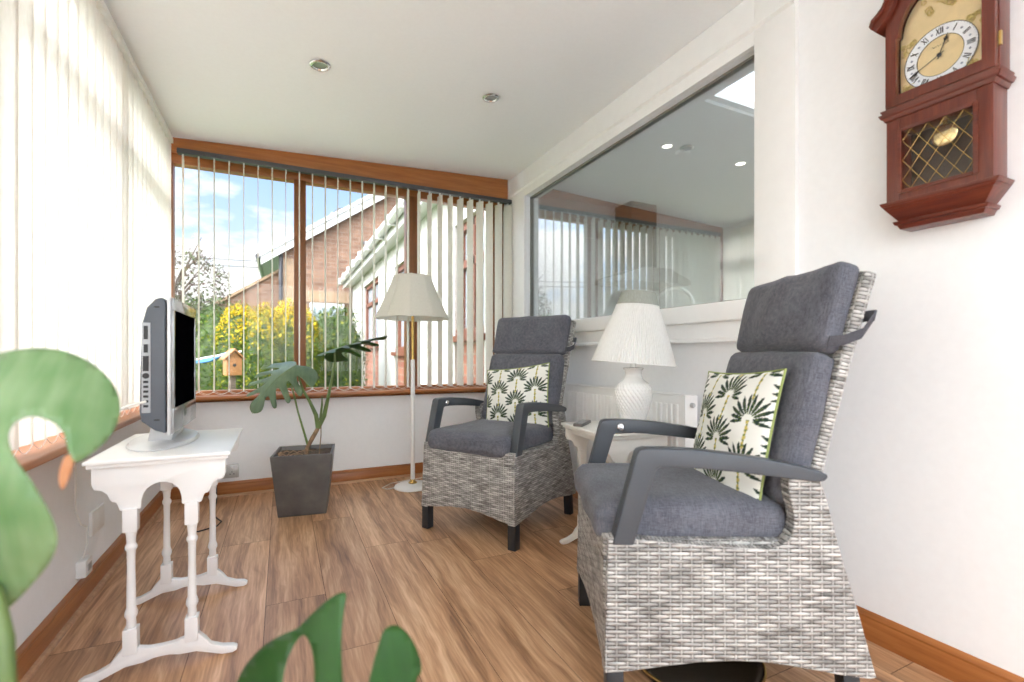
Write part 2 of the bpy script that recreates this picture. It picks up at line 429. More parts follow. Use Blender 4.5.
# wall behind the camera; its wide glazed doors are added to let skylight in
m = MB(); m.box(XL - .14, -.58, YB - .15, YB, 0, 2.4); m.box(1.60, XR + .13, YB - .15, YB, 0, 2.4); m.box(-.58, 1.60, YB - .15, YB, 2.13, 2.4)
struct(m.build('wall_back', M['wall']), 'white wall behind the camera')
d1 = MB()
for xa in (-.58, .455, .525 - .04, 1.53): d1.box(xa, xa + .07, YB - .11, YB - .04, .0, 2.13)
d1.box(-.58, 1.60, YB - .11, YB - .04, 2.06, 2.13); d1.box(-.58, 1.60, YB - .11, YB - .04, 0, .07)
dd = struct(d1.build('added_door', M['oakz'], bevel=.004), 'glazed double doors added behind the camera to let daylight in')
MB().box(-.52, 1.54, YB - .08, YB - .07, .06, 2.07).build('pane', M['glass'], dd)

# skirtings
def skirt_poly(s=1): return [(0, 0), (.016, 0), (.016, .055), (.012, .068), (.014, .074), (.008, .084), (.002, .088), (0, .088)]
struct(MB().prism([(YF - a, b) for a, b in skirt_poly()], 'x', XL, XR).build('baseboard_far', M['oakx'], bevel=.0015), 'stained wood skirting along the far wall')
struct(MB().prism([(XL + a, b) for a, b in skirt_poly()], 'y', YB, YF).build('baseboard_left', M['oaky'], bevel=.0015), 'stained wood skirting along the left wall')
struct(MB().prism([(XR - a, b) for a, b in skirt_poly()], 'y', YB, YF).build('baseboard_right', M['oaky'], bevel=.0015), 'stained wood skirting along the right wall')
quad = [(0, 0), (.014, 0), (.0125, .006), (.008, .011), (0, .013)]
M['beading'] = wood('light oak beading', (.34, .18, .09), (.46, .26, .14), (.56, .34, .19), 0, .4)
struct(MB().prism([(YF - .016 - a, b) for a, b in quad], 'x', XL, XR).build('trim_2', M['beading']), 'light wood beading at the far wall')
struct(MB().prism([(XL + .016 + a, b) for a, b in quad], 'y', YB, YF).build('trim_3', M['beading']), 'light wood beading at the left wall')

# far window: frame, mullions, sill, panes
def PYx(u, y): d = ray(u, 300); return d.x / d.y * y
w1 = MB()
yw0, yw1 = 3.56, 3.63
w1.box(XL - .1, XR - .035, yw0, yw1, .60, .672)
w1.prism([(XL - .1, 2.088), (XR - .035, 2.088), (XR - .035, ceil_z(XR) + .02), (XL - .1, ceil_z(XL) + .02)], 'y', yw0, yw1)
win1 = struct(w1.build('window_1', M['oakx'], bevel=.003), 'brown timber window across the far wall')
for a, b in ((294, 306), (406, 418.5), (491, 503)):
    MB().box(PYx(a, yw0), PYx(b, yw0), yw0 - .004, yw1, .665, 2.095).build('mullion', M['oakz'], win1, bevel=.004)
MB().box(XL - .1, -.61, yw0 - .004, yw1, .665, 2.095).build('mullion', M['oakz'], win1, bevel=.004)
xs = [-.61, PYx(294, yw0), PYx(306, yw0), PYx(406, yw0), PYx(418.5, yw0), PYx(491, yw0)]
for i in (0, 2, 4): MB().box(xs[i] - .005, xs[i + 1] + .005, yw0 + .03, yw0 + .036, .665, 2.095).build('pane', M['glass'], win1)
MB().box(XL, XR - .035, 3.435, YF + .03, .622, .645).build('window_sill', M['oakx'], win1, bevel=.008, seg=3)
MB().prism([(XL + .02, 2.142), (XR - .04, 2.142), (XR - .04, ceil_z(XR - .04)), (XL + .02, ceil_z(XL + .02))], 'y', 3.475, 3.54).build('header', M['oakx'], win1, bevel=.003)
# left window behind the blinds
w2 = MB(); xw0, xw1 = XL - .09, XL - .02
w2.box(xw0, xw1, YB, YF, .60, .68); w2.box(xw0, xw1, YB, YF, 2.10, ceil_z(XL) + .02); w2.box(xw0, xw1, YB, YF, 1.80, 1.87)
yy = -1.45
while yy < 3.6: w2.box(xw0, xw1, yy, yy + .07, .66, 2.12); yy += .98
win2 = struct(w2.build('window_2', M['oaky'], bevel=.003), 'long timber window down the left wall behind the blinds')
MB().box(xw0 + .03, xw0 + .036, YB, YF, .66, 2.12).build('pane', M['glass'], win2)
MB().box(XL - .02, -.545, YB, YF - .1, .622, .645).build('window_sill', M['oaky'], win2, bevel=.008, seg=3)
# partition window casing and glass
w3 = MB(); xa, xb = XR - .022, XR
w3.box(xa, xb, wy0 - .165, wy0, .953, 2.315)                 # right board
w3.box(xa, xb, wy1, 3.49, .953, 2.315)                       # left board
w3.box(xa, xb, wy0, wy1, wz1, 2.315)
w3.box(xa, xb, wy0, wy1, .975, wz0)
win3 = struct(w3.build('window_3', M['white'], bevel=.003), 'white framed fixed internal window in the right wall')
MB().box(XR - .042, XR + .02, wy0 - .0, wy1 + .0, 1.04, wz0 - .002).build('window_sill', M['white'], win3, bevel=.008, seg=3)
MB().box(XR - .034, XR, 1.10, 3.47, .953, .975).build('moulding', M['white'], win3, bevel=.007, seg=3)
MB().prism([(XR - .022, 2.19), (XR - .032, 2.186), (XR - .034, 2.175), (XR - .026, 2.168), (XR - .022, 2.165)], 'y', 1.10, 3.49).build('moulding', M['white'], win3)
fr = MB()
for a, b, c, d in ((wy0, wy0 + .008, wz0, wz1), (wy1 - .012, wy1, wz0, wz1), (wy0, wy1, wz0, wz0 + .008), (wy0, wy1, wz1 - .012, wz1)): fr.box(XR + .03, XR + .06, a, b, c, d)
fr.build('glazing_bead', plain('grey glazing bead', (.20, .20, .18), .6), win3)
MB().box(XR + .04, XR + .046, wy0, wy1, wz0, wz1).build('pane', M['glass2'], win3)

# kitchen beyond the partition glass
kx0, kx1, ky0, ky1, kz = XR + .13, 4.6, .2, 3.68, 2.31
m = MB(); m.box(kx1, kx1 + .1, ky0 - .1, ky1 + .1, 0, kz + .1); m.box(kx0, kx1, ky0 - .1, ky0, 0, kz + .1); m.box(kx0 - .05, kx1, ky1, ky1 + .08, 0, kz + .1)
struct(m.build('wall_kitchen', M['kitchengrey']), 'grey kitchen walls beyond the internal window')
struct(MB().box(kx0 - .13, kx1, ky0, ky1, -.06, 0).build('floor_kitchen', M['kitchenfloor']), 'kitchen floor')
sx0, sx1, sy0, sy1 = 2.10, 4.2, .5, 1.92
m = MB(); m.box(kx0, sx0, ky0, ky1, kz, kz + .1); m.box(sx1, kx1, ky0, ky1, kz, kz + .1); m.box(sx0, sx1, ky0, sy0, kz, kz + .1); m.box(sx0, sx1, sy1, ky1, kz, kz + .1)
struct(m.build('ceiling_kitchen', M['kitchengrey']), 'grey kitchen ceiling with a rooflight')
w4 = MB()
for a, b, c, d in ((sx0, sx0 + .04, sy0, sy1), (sx1 - .04, sx1, sy0, sy1), (sx0, sx1, sy0, sy0 + .04), (sx0, sx1, sy1 - .04, sy1)): w4.box(a, b, c, d, kz + .02, kz + .12)
win4 = struct(w4.build('window_4', M['white']), 'rooflight in the kitchen ceiling')
t = NT('frosted rooflight'); a = t.n('ShaderNodeBsdfTranslucent'); a.inputs[0].default_value = (.92, .93, .94, 1); M['frost'] = t.fin(a)
MB().box(sx0 + .03, sx1 - .03, sy0 + .03, sy1 - .03, kz + .06, kz + .07).build('pane', M['frost'], win4)
d2 = MB(); d2.box(1.90, 1.97, ky1 - .03, ky1, 0, 2.05); d2.box(2.63, 2.70, ky1 - .03, ky1, 0, 2.05); d2.box(1.9, 2.7, ky1 - .03, ky1, 1.98, 2.05)
dd = struct(d2.build('door_2', M['white'], bevel=.004), 'white door with frame seen through the internal window')
MB().box(1.97, 2.63, ky1 - .02, ky1 - .002, .01, 1.98).build('door_leaf', M['white'], dd)

# ------------------------------------------------------------------ ceiling lights
def emis(name, c, s):
    t = NT(name); e = t.n('ShaderNodeEmission'); e.inputs[0].default_value = (*c, 1); e.inputs[1].default_value = s; return t.fin(e)
M['lit'] = emis('lit bulb', (1, .95, .86), 14)
M['bulb'] = plain('unlit bulb', (.35, .35, .35), .2, .4)
def spot(x, y, z, label, tilt, lit=False, group=None):
    r = thing('recessed_downlight', label, 'ceiling light', (x, y, z)); r.rotation_euler = (0, -tilt, 0)
    MB().lathe([(.028, .0), (.043, -.001), (.046, -.005), (.042, -.009), (.034, -.010), (.030, -.004)], 36, cap=False).build('trim_ring', M['white'] if lit else M['chrome'], r, smooth=True)
    MB().lathe([(.0, -.0045), (.018, -.006), (.030, -.0035), (.0305, .012), (0, .012)], 24).build('bulb', M['lit'] if lit else M['bulb'], r, smooth=True)
    return r
for (x, y), lb in zip(((.157, 2.378), (1.01, 2.355)), ('unlit chrome recessed downlight in the ceiling nearer the left blinds', 'unlit chrome recessed downlight in the ceiling nearer the internal window')):
    spot(x, y, ceil_z(x), lb, math.atan(.0451))
spot(2.33, 2.43, kz, 'lit kitchen downlight seen through the internal window beside the smoke alarm', 0, True)
spot(3.03, 2.42, kz, 'lit kitchen downlight seen through the internal window farther right of the smoke alarm', 0, True)
sa = thing('smoke_alarm', 'white round smoke alarm on the kitchen ceiling between the lit downlights', 'smoke alarm', (2.50, 2.46, kz))
MB().lathe([(0, 0), (.05, 0), (.05, -.012), (.042, -.022), (.02, -.026), (0, -.026)][::-1], 28).build('body', M['white'], sa, smooth=True)
MB().lathe([(.022, -.0255), (.028, -.0265), (.028, -.0225)], 24, cap=False).build('vent_ring', M['greyplastic'], sa)

# kitchen fittings seen through the glass
hd = thing('cooker_hood', 'dark chimney cooker hood on the kitchen wall beyond the internal window', 'cooker hood', (3.02, ky1, 1.55))
MB().box(-.15, .15, -.24, 0, .13, kz - 1.55).build('chimney', M['steel'], hd, bevel=.003)
MB().prism([(-.40, 0), (.40, 0), (.40, .04), (.15, .13), (-.15, .13), (-.40, .04)], 'y', -.42, 0).build('canopy', M['greyplastic'], hd, bevel=.003)
wt = thing('kitchen_counter', 'kitchen counter run beneath the internal window', 'counter', (2.14, 2.0, 0))
MB().box(-.30, .33, -1.5, 1.6, .88, .92).build('worktop', M['white'], wt, bevel=.004)
MB().box(-.30, .29, -1.5, 1.6, .10, .88).build('cabinet_body', M['white'], wt)
MB().box(-.30, .25, -1.5, 1.6, .0, .10).build('plinth', M['greyplastic'], wt)
tp = thing('kitchen_tap', 'white swan-neck kitchen tap behind the internal window', 'tap', (2.0, 2.03, .92), math.radians(-42))
MB().tube([(-.1, 0, 0), (-.1, 0, .26)] + [(-.1 * math.cos(a), 0, .26 + .1 * math.sin(a)) for a in [PI * i / 14 for i in range(1, 15)]] + [(.1, 0, .20)], .011, 10).build('spout', M['whiteplastic'], tp, smooth=True)
MB().lathe([(.026, 0), (.026, .02), (.016, .05)], 20, Matrix.Translation((-.1, 0, 0))).build('base', M['whiteplastic'], tp, smooth=True)
MB().tube([(-.1, -.01, .06), (-.1, -.06, .085)], .006).build('lever', M['whiteplastic'], tp, smooth=True)

# ------------------------------------------------------------------ vertical blinds
def slat_mesh(w, z0, z1):
    m = MB(); n = 6; pts = [(-w / 2 + w * i / n, .004 * math.sin(PI * i / n)) for i in range(n + 1)]
    poly = pts + [(a, b - .0011) for a, b in pts[::-1]]
    m.prism(poly, 'z', z0, z1); return m
vb = thing('vertical_blind', 'open cream vertical blind across the far window', 'blind', (0, 3.455, 0))
MB().box(-.57, 1.655, -.022, .022, 2.113, 2.142).build('headrail', M['rail'], vb, bevel=.002)
sm = None
rr = random.Random(5)
for i in range(28):
    x = -.541 + i * .0803
    if sm is None:
        o = slat_mesh(.078, .668, 2.095).build('slat', M['blind'], vb, smooth=True); sm = o
    else:
        o = sm.copy(); COL.objects.link(o)
    o.location = (x, 0, 0); base = math.radians(90)
    if i == 0: clip = MB().box(-.006, .006, -.004, .004, 2.088, 2.114).build('hanger_clip', M['whiteplastic'], o)
    else: c_ = clip.copy(); COL.objects.link(c_); c_.parent = o
    tw = rr.uniform(-3, 3) + (0 if i < 18 else min(28, (i - 17) * 3.4))
    o.rotation_euler = (0, 0, base + math.radians(tw))
for yo in (-.034, .034):
    c = MB()
    for i in range(27):
        xa = -.541 + i * .0803; c.tube([(xa + .0803 * t, yo, .676 - .020 * (1 - (2 * t - 1) ** 2)) for t in (0, .15, .3, .5, .7, .85, 1)], .0013, 5)
    c.build('bottom_chain', M['whiteplastic'], vb)
vl = thing('vertical_blind', 'closed cream vertical blind running down the left wall', 'blind', (-.603, 0, 0))
MB().box(-.02, .02, YB + .05, 3.42, 2.155, 2.185).build('headrail', M['whiteplastic'], vl, bevel=.002)
sm2 = None
ys = [3.385 - i * .079 for i in range(61)]
for i, y in enumerate(ys):
    if sm2 is None: o = slat_mesh(.089, .664, 2.178).build('slat', M['blind'], vl, smooth=True); sm2 = o
    else: o = sm2.copy(); COL.objects.link(o)
    o.location = (0, y, 0); o.rotation_euler = (0, 0, math.radians(90 - 8 + rr.uniform(-1.5, 1.5)))
c = MB()
for i in range(len(ys) - 1):
    c.tube([(.022, ys[i] - .079 * t, .672 - .02 * (1 - (2 * t - 1) ** 2)) for t in (0, .25, .5, .75, 1)], .0013, 5)
c.build('bottom_chain', M['whiteplastic'], vl)

# ------------------------------------------------------------------ nest style tables
def nest_table(label, loc, rz, W, D, H, mat):
    t = thing('side_table', label, 'table', loc, rz)
    hw = W / 2; s = H / .612
    MB().box(-hw, hw, -D / 2, D / 2, H - .012, H).build('tabletop', mat, t, bevel=.004, seg=3)
    b = MB()
    for a0, a1, c0, c1 in ((-hw + .006, hw - .006, -D / 2 + .006, -D / 2 + .02), (-hw + .006, hw - .006, D / 2 - .02, D / 2 - .006), (-hw + .006, -hw + .02, -D / 2 + .02, D / 2 - .02), (hw - .02, hw - .006, -D / 2 + .02, D / 2 - .02)): b.box(a0, a1, c0, c1, H - .022, H - .0115)
    b.build('edge_moulding', mat, t, bevel=.003)
    k = W / .345; lx = .072 * k
    for sy in (-1, 1):
        yc = sy * (D / 2 - .028)
        # scalloped frieze
        hf = [(0, .589), (.158 * k, .589), (.158 * k, .545), (.152 * k, .530)]
        hf += [(.152 * k - .034 * k * math.sin(a), .530 - .034 * (1 - math.cos(a))) for a in (.5, 1.0, 1.4)]
        hf += [(.113 * k, .492), (.104 * k, .490), (.100 * k, .480), (lx + .024, .466), (lx - .024, .466), (lx - .025, .490)]
        hf += [(.046 * k * math.cos(a), .490 + .046 * math.sin(a)) for a in (.1, .4, .7, 1.0, 1.3)] + [(0, .536)]
        full = hf[1:] + [(-x, z) for x, z in hf[::-1][1:-1]]
        MB().prism([(x, z * s) for x, z in full], 'y', yc - .009, yc + .009).build('frieze_panel', mat, t, bevel=.002)
        for sx in (-1, 1):
            lg = MB(); mx = Matrix.Translation((sx * lx, yc, 0))
            lg.box(-.0165, .0165, -.0165, .0165, .405 * s, .470 * s, mx)
            lg.lathe([(.010, .405), (.0135, .400), (.012, .392), (.0105, .37), (.0145, .362), (.0145, .356), (.0105, .348), (.0095, .30), (.0105, .25), (.011, .195), (.0155, .176), (.0155, .168), (.011, .158), (.012, .14), (.010, .13)][::-1] if False else [(r, z * s) for r, z in ((.010, .13), (.012, .14), (.011, .158), (.0155, .168), (.0155, .176), (.0112, .19), (.0105, .25), (.0095, .30), (.0105, .348), (.0145, .356), (.0145, .362), (.0105, .37), (.012, .392), (.0135, .400), (.010, .406))], 16, mx)
            lg.box(-.0165, .0165, -.0165, .0165, .062 * s, .132 * s, mx)
            lg.build('leg', mat, t, bevel=.0012)
        hf = [(0, .066), (.03 * k, .067), (lx - .0165, .074), (lx + .0165, .080), (lx + .035, .060), (.120 * k, .040), (.15 * k, .026), (.178 * k, .020), (.189 * k, .013), (.187 * k, .004), (.175 * k, .0), (.150 * k, .002), (.12 * k, .014), (lx + .012, .028), (lx - .03, .030), (.02 * k, .036), (0, .037)]
        full = hf[1:-1]; full = hf[:1] + full + hf[-1:] + [(-x, z) for x, z in full[::-1]]
        MB().prism([(x, z) for x, z in full], 'y', yc - .011, yc + .011).build('foot', mat, t, bevel=.0025)
    for sx in (-1, 1): MB().box(sx * (hw - .05) - .008, sx * (hw - .05) + .008, -D / 2 + .03, D / 2 - .03, H - .05, H - .012).build('side_rail', mat, t)
    return t
nest_table('white painted table with scalloped ends carrying the television', (-.312, 1.905, 0), 0, .345, .515, .612, M['white'])
nest_table('white painted table with scalloped ends between the armchairs', (1.357, 1.750, 0), math.radians(-6.3), .342, .395, .575, M['cream_white'])

# ------------------------------------------------------------------ television
tv = thing('television', 'flat silver and charcoal television standing on the white table by the left blinds', 'television', (-.355, 1.95, .612))
# local: screen faces +x ; y -.205 .. .215
fx = .058
prof = [(-.003, .05), (-.003, .452), (-.012, .462), (-.028, .458), (-.05, .43), (-.062, .38), (-.066, .25), (-.068, .12), (-.064, .09), (-.03, .06)]
MB().prism([(fx - .018 + x, z) for x, z in prof], 'y', -.197, .207).build('back_shell', M['tvgrey'], tv, bevel=.006, seg=3)
MB().box(fx - .017, fx - .008, -.203, .213, .045, .465).build('silver_rim', M['silver'], tv, bevel=.003)
f = MB(); f.box(fx - .008, fx, -.200, .210, .048, .125); f.box(fx - .008, fx, -.200, .210, .425, .462); f.box(fx - .008, fx, -.200, -.182, .125, .425); f.box(fx - .008, fx, .192, .210, .125, .425)
f.build('bezel', plain('glossy grey bezel', (.30, .31, .32), .12, .3), tv, bevel=.002)
MB().box(fx - .009, fx - .003, -.183, .193, .124, .426).build('screen', M['screen'], tv)
sp = MB().box(fx - .080, fx - .058, -.2, -.1955, .115, .385).build('port_panel', M['tvpanel'], tv, bevel=.002)
for z0, z1, w in ((.335, .375, .010), (.295, .32, .010), (.24, .285, .014)): MB().box(fx - .069 - w / 2, fx - .069 + w / 2, -.203, -.1995, z0, z1).build('port', M['tvblack'], sp)
MB().lathe([(0, .003), (.0085, .003), (.0085, 0)][::-1], 16, Matrix.Translation((fx - .069, -.2, .226)) @ Matrix.Rotation(PI / 2, 4, 'X')).build('port', M['tvblack'], sp)
for i in range(6): MB().box(fx - .075, fx - .063, -.203, -.1995, .132 + i * .0145, .139 + i * .0145).build('port', M['tvblack'], sp)
for z in (.43, .09): MB().box(fx - .05, fx - .036, -.1985, -.1965, z, z + .005).build('vent_slot', M['tvblack'], tv)
bs = MB().lathe([(0, .0), (.118, .0), (.120, .004), (.112, .012), (.05, .018), (0, .019)], 48, Matrix.Diagonal((.78, 1.75, 1, 1))).build('stand_base', M['silver'], tv, smooth=True)
MB().prism([(-.03, .012), (.035, .012), (.042, .05), (.044, .10), (-.02, .10), (-.022, .05)], 'y', -.10, .10).build('stand_neck', M['silver'], tv, bevel=.006)
MB().tube([(-.01, -.204, .15), (-.05, -.225, .14), (-.10, -.23, .11), (-.15, -.235, .07), (-.19, -.20, .045)], .0035, 8).build('aerial_cable', M['wcable'], tv, smooth=True)

# ------------------------------------------------------------------ sockets and cables
so = thing('wall_socket', 'brushed double wall socket above the far skirting beside the white table', 'socket', (-.325, YF, .155))
MB().box(-.072, .072, -.012, 0, -.043, .043).build('face_plate', M['socket'], so, bevel=.003)
for sx in (-.034, .034):
    for dx, dz, w, h in ((0, -.004, .004, .009), (-.011, -.018, .008, .005), (.011, -.018, .008, .005)):
        MB().box(sx + dx - w / 2, sx + dx + w / 2, -.0135, -.011, dz - h / 2, dz + h / 2).build('pin_hole', M['tvblack'], so)
    MB().box(sx - .006, sx + .006, -.016, -.011, .014, .028).build('rocker_switch', M['whiteplastic'], so, bevel=.001)
pl = thing('mains_plug', 'black mains plug with its lead behind the television table', 'plug', (-.365, YF - .013, .150))
MB().box(-.022, .022, -.035, -.003, -.022, .022).build('plug_body', M['cable'], pl, bevel=.006)
MB().tube([(0, -.03, -.02), (-.005, -.06, -.07), (.0, -.09, -.10), (.01, -.20, -.135), (.0, -.32, -.146), (.03, -.44, -.146), (.07, -.54, -.146), (.055, -.61, -.146), (-.02, -.66, -.146), (-.06, -.64, -.146)], .0035, 8).build('lead', M['cable'], pl, smooth=True)
cb = thing('adapter_box', 'small pale adapter box fixed low on the left wall behind the white table', 'adapter', (XL, 2.22, .135))
MB().box(0, .03, -.035, .035, -.03, .03).build('housing', M['whiteplastic'], cb, bevel=.005)
MB().box(.029, .0315, -.018, .018, -.012, .014).build('face', M['greyplastic'], cb)
MB().tube([(.012, .0, .03), (.015, .03, .07), (.008, .05, .13), (.012, -.02, .16), (.006, -.05, .22), (.006, -.05, .40), (.01, -.05, .485)], .0028, 8).build('wire', M['wcable'], cb, smooth=True)
MB().box(0, .01, .10, .24, .075, .165).build('cover_plate', M['whiteplastic'], cb, bevel=.002)

# ------------------------------------------------------------------ standard lamp
fx_, fy_ = .800, 3.215
fl_ = thing('floor_lamp', 'slim white floor lamp with cream panelled shade before the far window', 'lamp', (fx_, fy_, 0))
MB().lathe([(.0, .0), (.122, .0), (.124, .006), (.118, .016), (.10, .024), (.03, .029), (0, .029)], 44).build('base', M['white'], fl_, smooth=True)
MB().lathe([(.028, .028), (.030, .034), (.020, .040), (.017, .052), (.014, .056)], 24).build('base_collar', M['brass'], fl_, smooth=True)
MB().lathe([(.0145, .05), (.0145, .866), (.010, .868)], 20).build('pole', M['white'], fl_, smooth=True)
MB().lathe([(.0095, .866), (.0095, 1.20), (.014, 1.21), (.014, 1.27), (.004, 1.28)], 20).build('brass_stem', M['brass'], fl_, smooth=True)
nP = 10
def shade_r(t): return .126 + (.250 - .126) * (t ** 1.12)
m = MB(); segs = nP * 6; rows = 12
vs = []; fs = []
for i in range(rows + 1):
    t = i / rows; z = 1.436 - (1.436 - 1.147) * t
    for k in range(segs):
        a = 2 * PI * k / segs; ph = (k % 6) / 6
        chord = math.cos(PI / nP) / math.cos((ph - .5) * 2 * PI / nP)
        r = shade_r(t) * (chord * .5 + .5); zz = z + (.004 * math.sin(PI * ph) if i == rows else 0) - (.004 * math.sin(PI * ph) if i == 0 else 0)
        vs.append((r * math.cos(a), r * math.sin(a), zz))
for i in range(rows):
    for k in range(segs): fs.append((i * segs + k, i * segs + (k + 1) % segs, (i + 1) * segs + (k + 1) % segs, (i + 1) * segs + k))
m.add(vs, fs); sh = m.build('lamp_shade', M['shade'], fl_, smooth=False)
for p in sh.data.polygons: p.use_smooth = True
tr_ = MB()
for i in (0, rows): tr_.tube([vs[i * segs + k] for k in range(segs)], .0032, 6, closed=True)
for k in range(0, segs, 6): tr_.tube([vs[i * segs + k] for i in range(rows + 1)], .0018, 5)
tr_.build('piping', M['shade'], sh, smooth=True)
MB().lathe([(.0, 1.27), (.02, 1.28), (.03, 1.31), (.022, 1.34), (0, 1.35)], 20).build('bulb', M['ceramic'], fl_, smooth=True)
MB().tube([(0, 0, 1.345), (0, .05, 1.40), (0, .125, 1.43)], .002, 6).tube([(0, 0, 1.345), (0, -.05, 1.40), (0, -.125, 1.43)], .002, 6).build('shade_carrier', M['brass'], fl_)
MB().tube([(-.11, .02, .006), (-.17, .0, .006), (-.195, .05, .006), (-.12, .14, .006), (.0, .17, .006), (.10, .19, .006), (.18, .24, .006), (.3, .285, .006)], .003, 8).build('flex', M['wcable'], fl_, smooth=True)

# ------------------------------------------------------------------ table lamp
tl = thing('table_lamp', 'white basketweave ceramic table lamp with pleated shade on the table between the chairs', 'lamp', (1.385, 1.648, .575))
prof = [(.0, 0), (.058, 0), (.060, .008), (.054, .020), (.050, .032), (.056, .060), (.068, .095), (.077, .130), (.080, .155), (.076, .180), (.063, .203), (.046, .216), (.040, .224), (.034, .240), (.036, .256), (.044, .265), (.042, .270), (.018, .272), (0, .272)]
def lattice(a, z):
    if z < .045 or z > .208: return 1
    e = math.sin(PI * (z - .045) / .163) ** .3
    return 1 + .10 * e * (max(abs(math.sin(a * 13 + z * 120)) ** .8, abs(math.sin(a * 13 - z * 120)) ** 3 * .8) - .75)
pf = []
for (r0, z0), (r1, z1) in zip(prof, prof[1:]):
    n = max(1, int(abs(z1 - z0) / .003))
    for i in range(n): pf.append((r0 + (r1 - r0) * i / n, z0 + (z1 - z0) * i / n))
pf.append(prof[-1])
MB().lathe(pf, 224, flute=lattice).build('lamp_base', M['ceramic'], tl, smooth=True)
MB().lathe([(.012, .27), (.012, .31), (.016, .312), (.016, .36), (.006, .365)], 16).build('bulb_holder', M['ceramic'], tl, smooth=True)
NPL = 88
def pleat(a, z): return 1 + .018 * (math.cos(a * NPL))
m = MB(); prof2 = [(.178, .286), (.160, .342), (.141, .399), (.120, .457), (.100, .512), (.090, .540)]
m.lathe(prof2, NPL * 6, flute=pleat, cap=False)
mt = Matrix.Rotation(math.radians(4.5), 4, Vector((-RT.y * 0 + FW.x, FW.y, 0)))
m.v = [tuple(mt @ (Vector(p) - Vector((0, 0, .30))) + Vector((0, 0, .30))) for p in m.v]
s2 = m.build('lamp_shade', M['pleat'], tl)
for p in s2.data.polygons: p.use_smooth = True
for r, z in ((.179, .288), (.0905, .539)):
    m = MB(); m.tube([tuple(mt @ Vector((r * math.cos(2 * PI * k / 60), r * math.sin(2 * PI * k / 60), z - .30)) + Vector((0, 0, .30))) for k in range(60)], .003, 6, closed=True)
    m.build('shade_binding', M['pleat'], s2, smooth=True)
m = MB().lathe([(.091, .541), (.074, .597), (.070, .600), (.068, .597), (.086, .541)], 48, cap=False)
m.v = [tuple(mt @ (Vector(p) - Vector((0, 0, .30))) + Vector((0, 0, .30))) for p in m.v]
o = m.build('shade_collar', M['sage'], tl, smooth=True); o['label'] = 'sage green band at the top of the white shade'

def remote(label, x, y, rz, L, W, mat):
    r = thing('remote_control', label, 'remote control', (x, y, .575), rz)
    MB().box(-W / 2, W / 2, -L / 2, L / 2, 0, .014).build('case', mat, r, bevel=.004)
    for i in range(5):
        for j in range(3): MB().box(-W * .3 + j * W * .3 - .004, -W * .3 + j * W * .3 + .004, -L * .38 + i * L * .15 - .004, -L * .38 + i * L * .15 + .004, .0135, .016).build('button', M['greyplastic'], r)
    return r
remote('grey remote control lying on the far left corner of the table between the chairs', 1.262, 1.86, math.radians(-50), .15, .045, M['remote'])
remote('dark remote control lying on the table edge behind the near chair arm', 1.255, 1.608, math.radians(70), .14, .05, M['remote'])

# ------------------------------------------------------------------ radiator
ra = thing('radiator', 'white panel radiator on the right wall under the internal window', 'radiator', (XR - .004, 2.06, 0))
ry0, ry1, rz0, rz1 = -.52, .62, .16, .715
m = MB(); m.box(-.098, -.086, ry0, ry1, rz0, rz1); 
yy = ry0 + .035
while yy < ry1 - .05:
    m.prism([(-.098, yy), (-.104, yy + .006), (-.104, yy + .018), (-.098, yy + .024)], 'z', rz0 + .03, rz1 - .035); yy += .0333
m.build('front_panel', M['white'], ra, bevel=.0015)
m = MB(); m.box(-.04, -.028, ry0, ry1, rz0, rz1); m.build('back_panel', M['white'], ra)
for ye in (ry0, ry1): MB().box(-.1, -.026, ye - .004, ye + .004, rz0 + .01, rz1 + .006).build('side_cover', M['white'], ra, bevel=.002)
m = MB(); m.box(-.1, -.09, ry0, ry1, rz1, rz1 + .008); m.box(-.036, -.026, ry0, ry1, rz1, rz1 + .008)
yy = ry0 + .02
while yy < ry1 - .02: m.box(-.092, -.034, yy, yy + .006, rz1, rz1 + .006); yy += .022
m.build('top_grille', M['white'], ra)
MB().lathe([(0, 0), (.011, 0), (.011, .012), (.008, .016), (0, .016)], 16, Matrix.Translation((-.062, ry0 - .003, rz1 - .035)) @ Matrix.Rotation(PI / 2, 4, 'X')).build('bleed_plug', M['nickel'], ra, smooth=True)
for ye in (ry0 + .15, ry1 - .19): MB().box(-.028, 0, ye, ye + .04, .3, .6).build('wall_bracket', M['white'], ra)
for ye in (ry0 + .03, ry1 - .03): MB().tube([(-.062, ye, .16), (-.062, ye, .0)], .0075, 10).build('pipe', M['white'], ra, smooth=True)

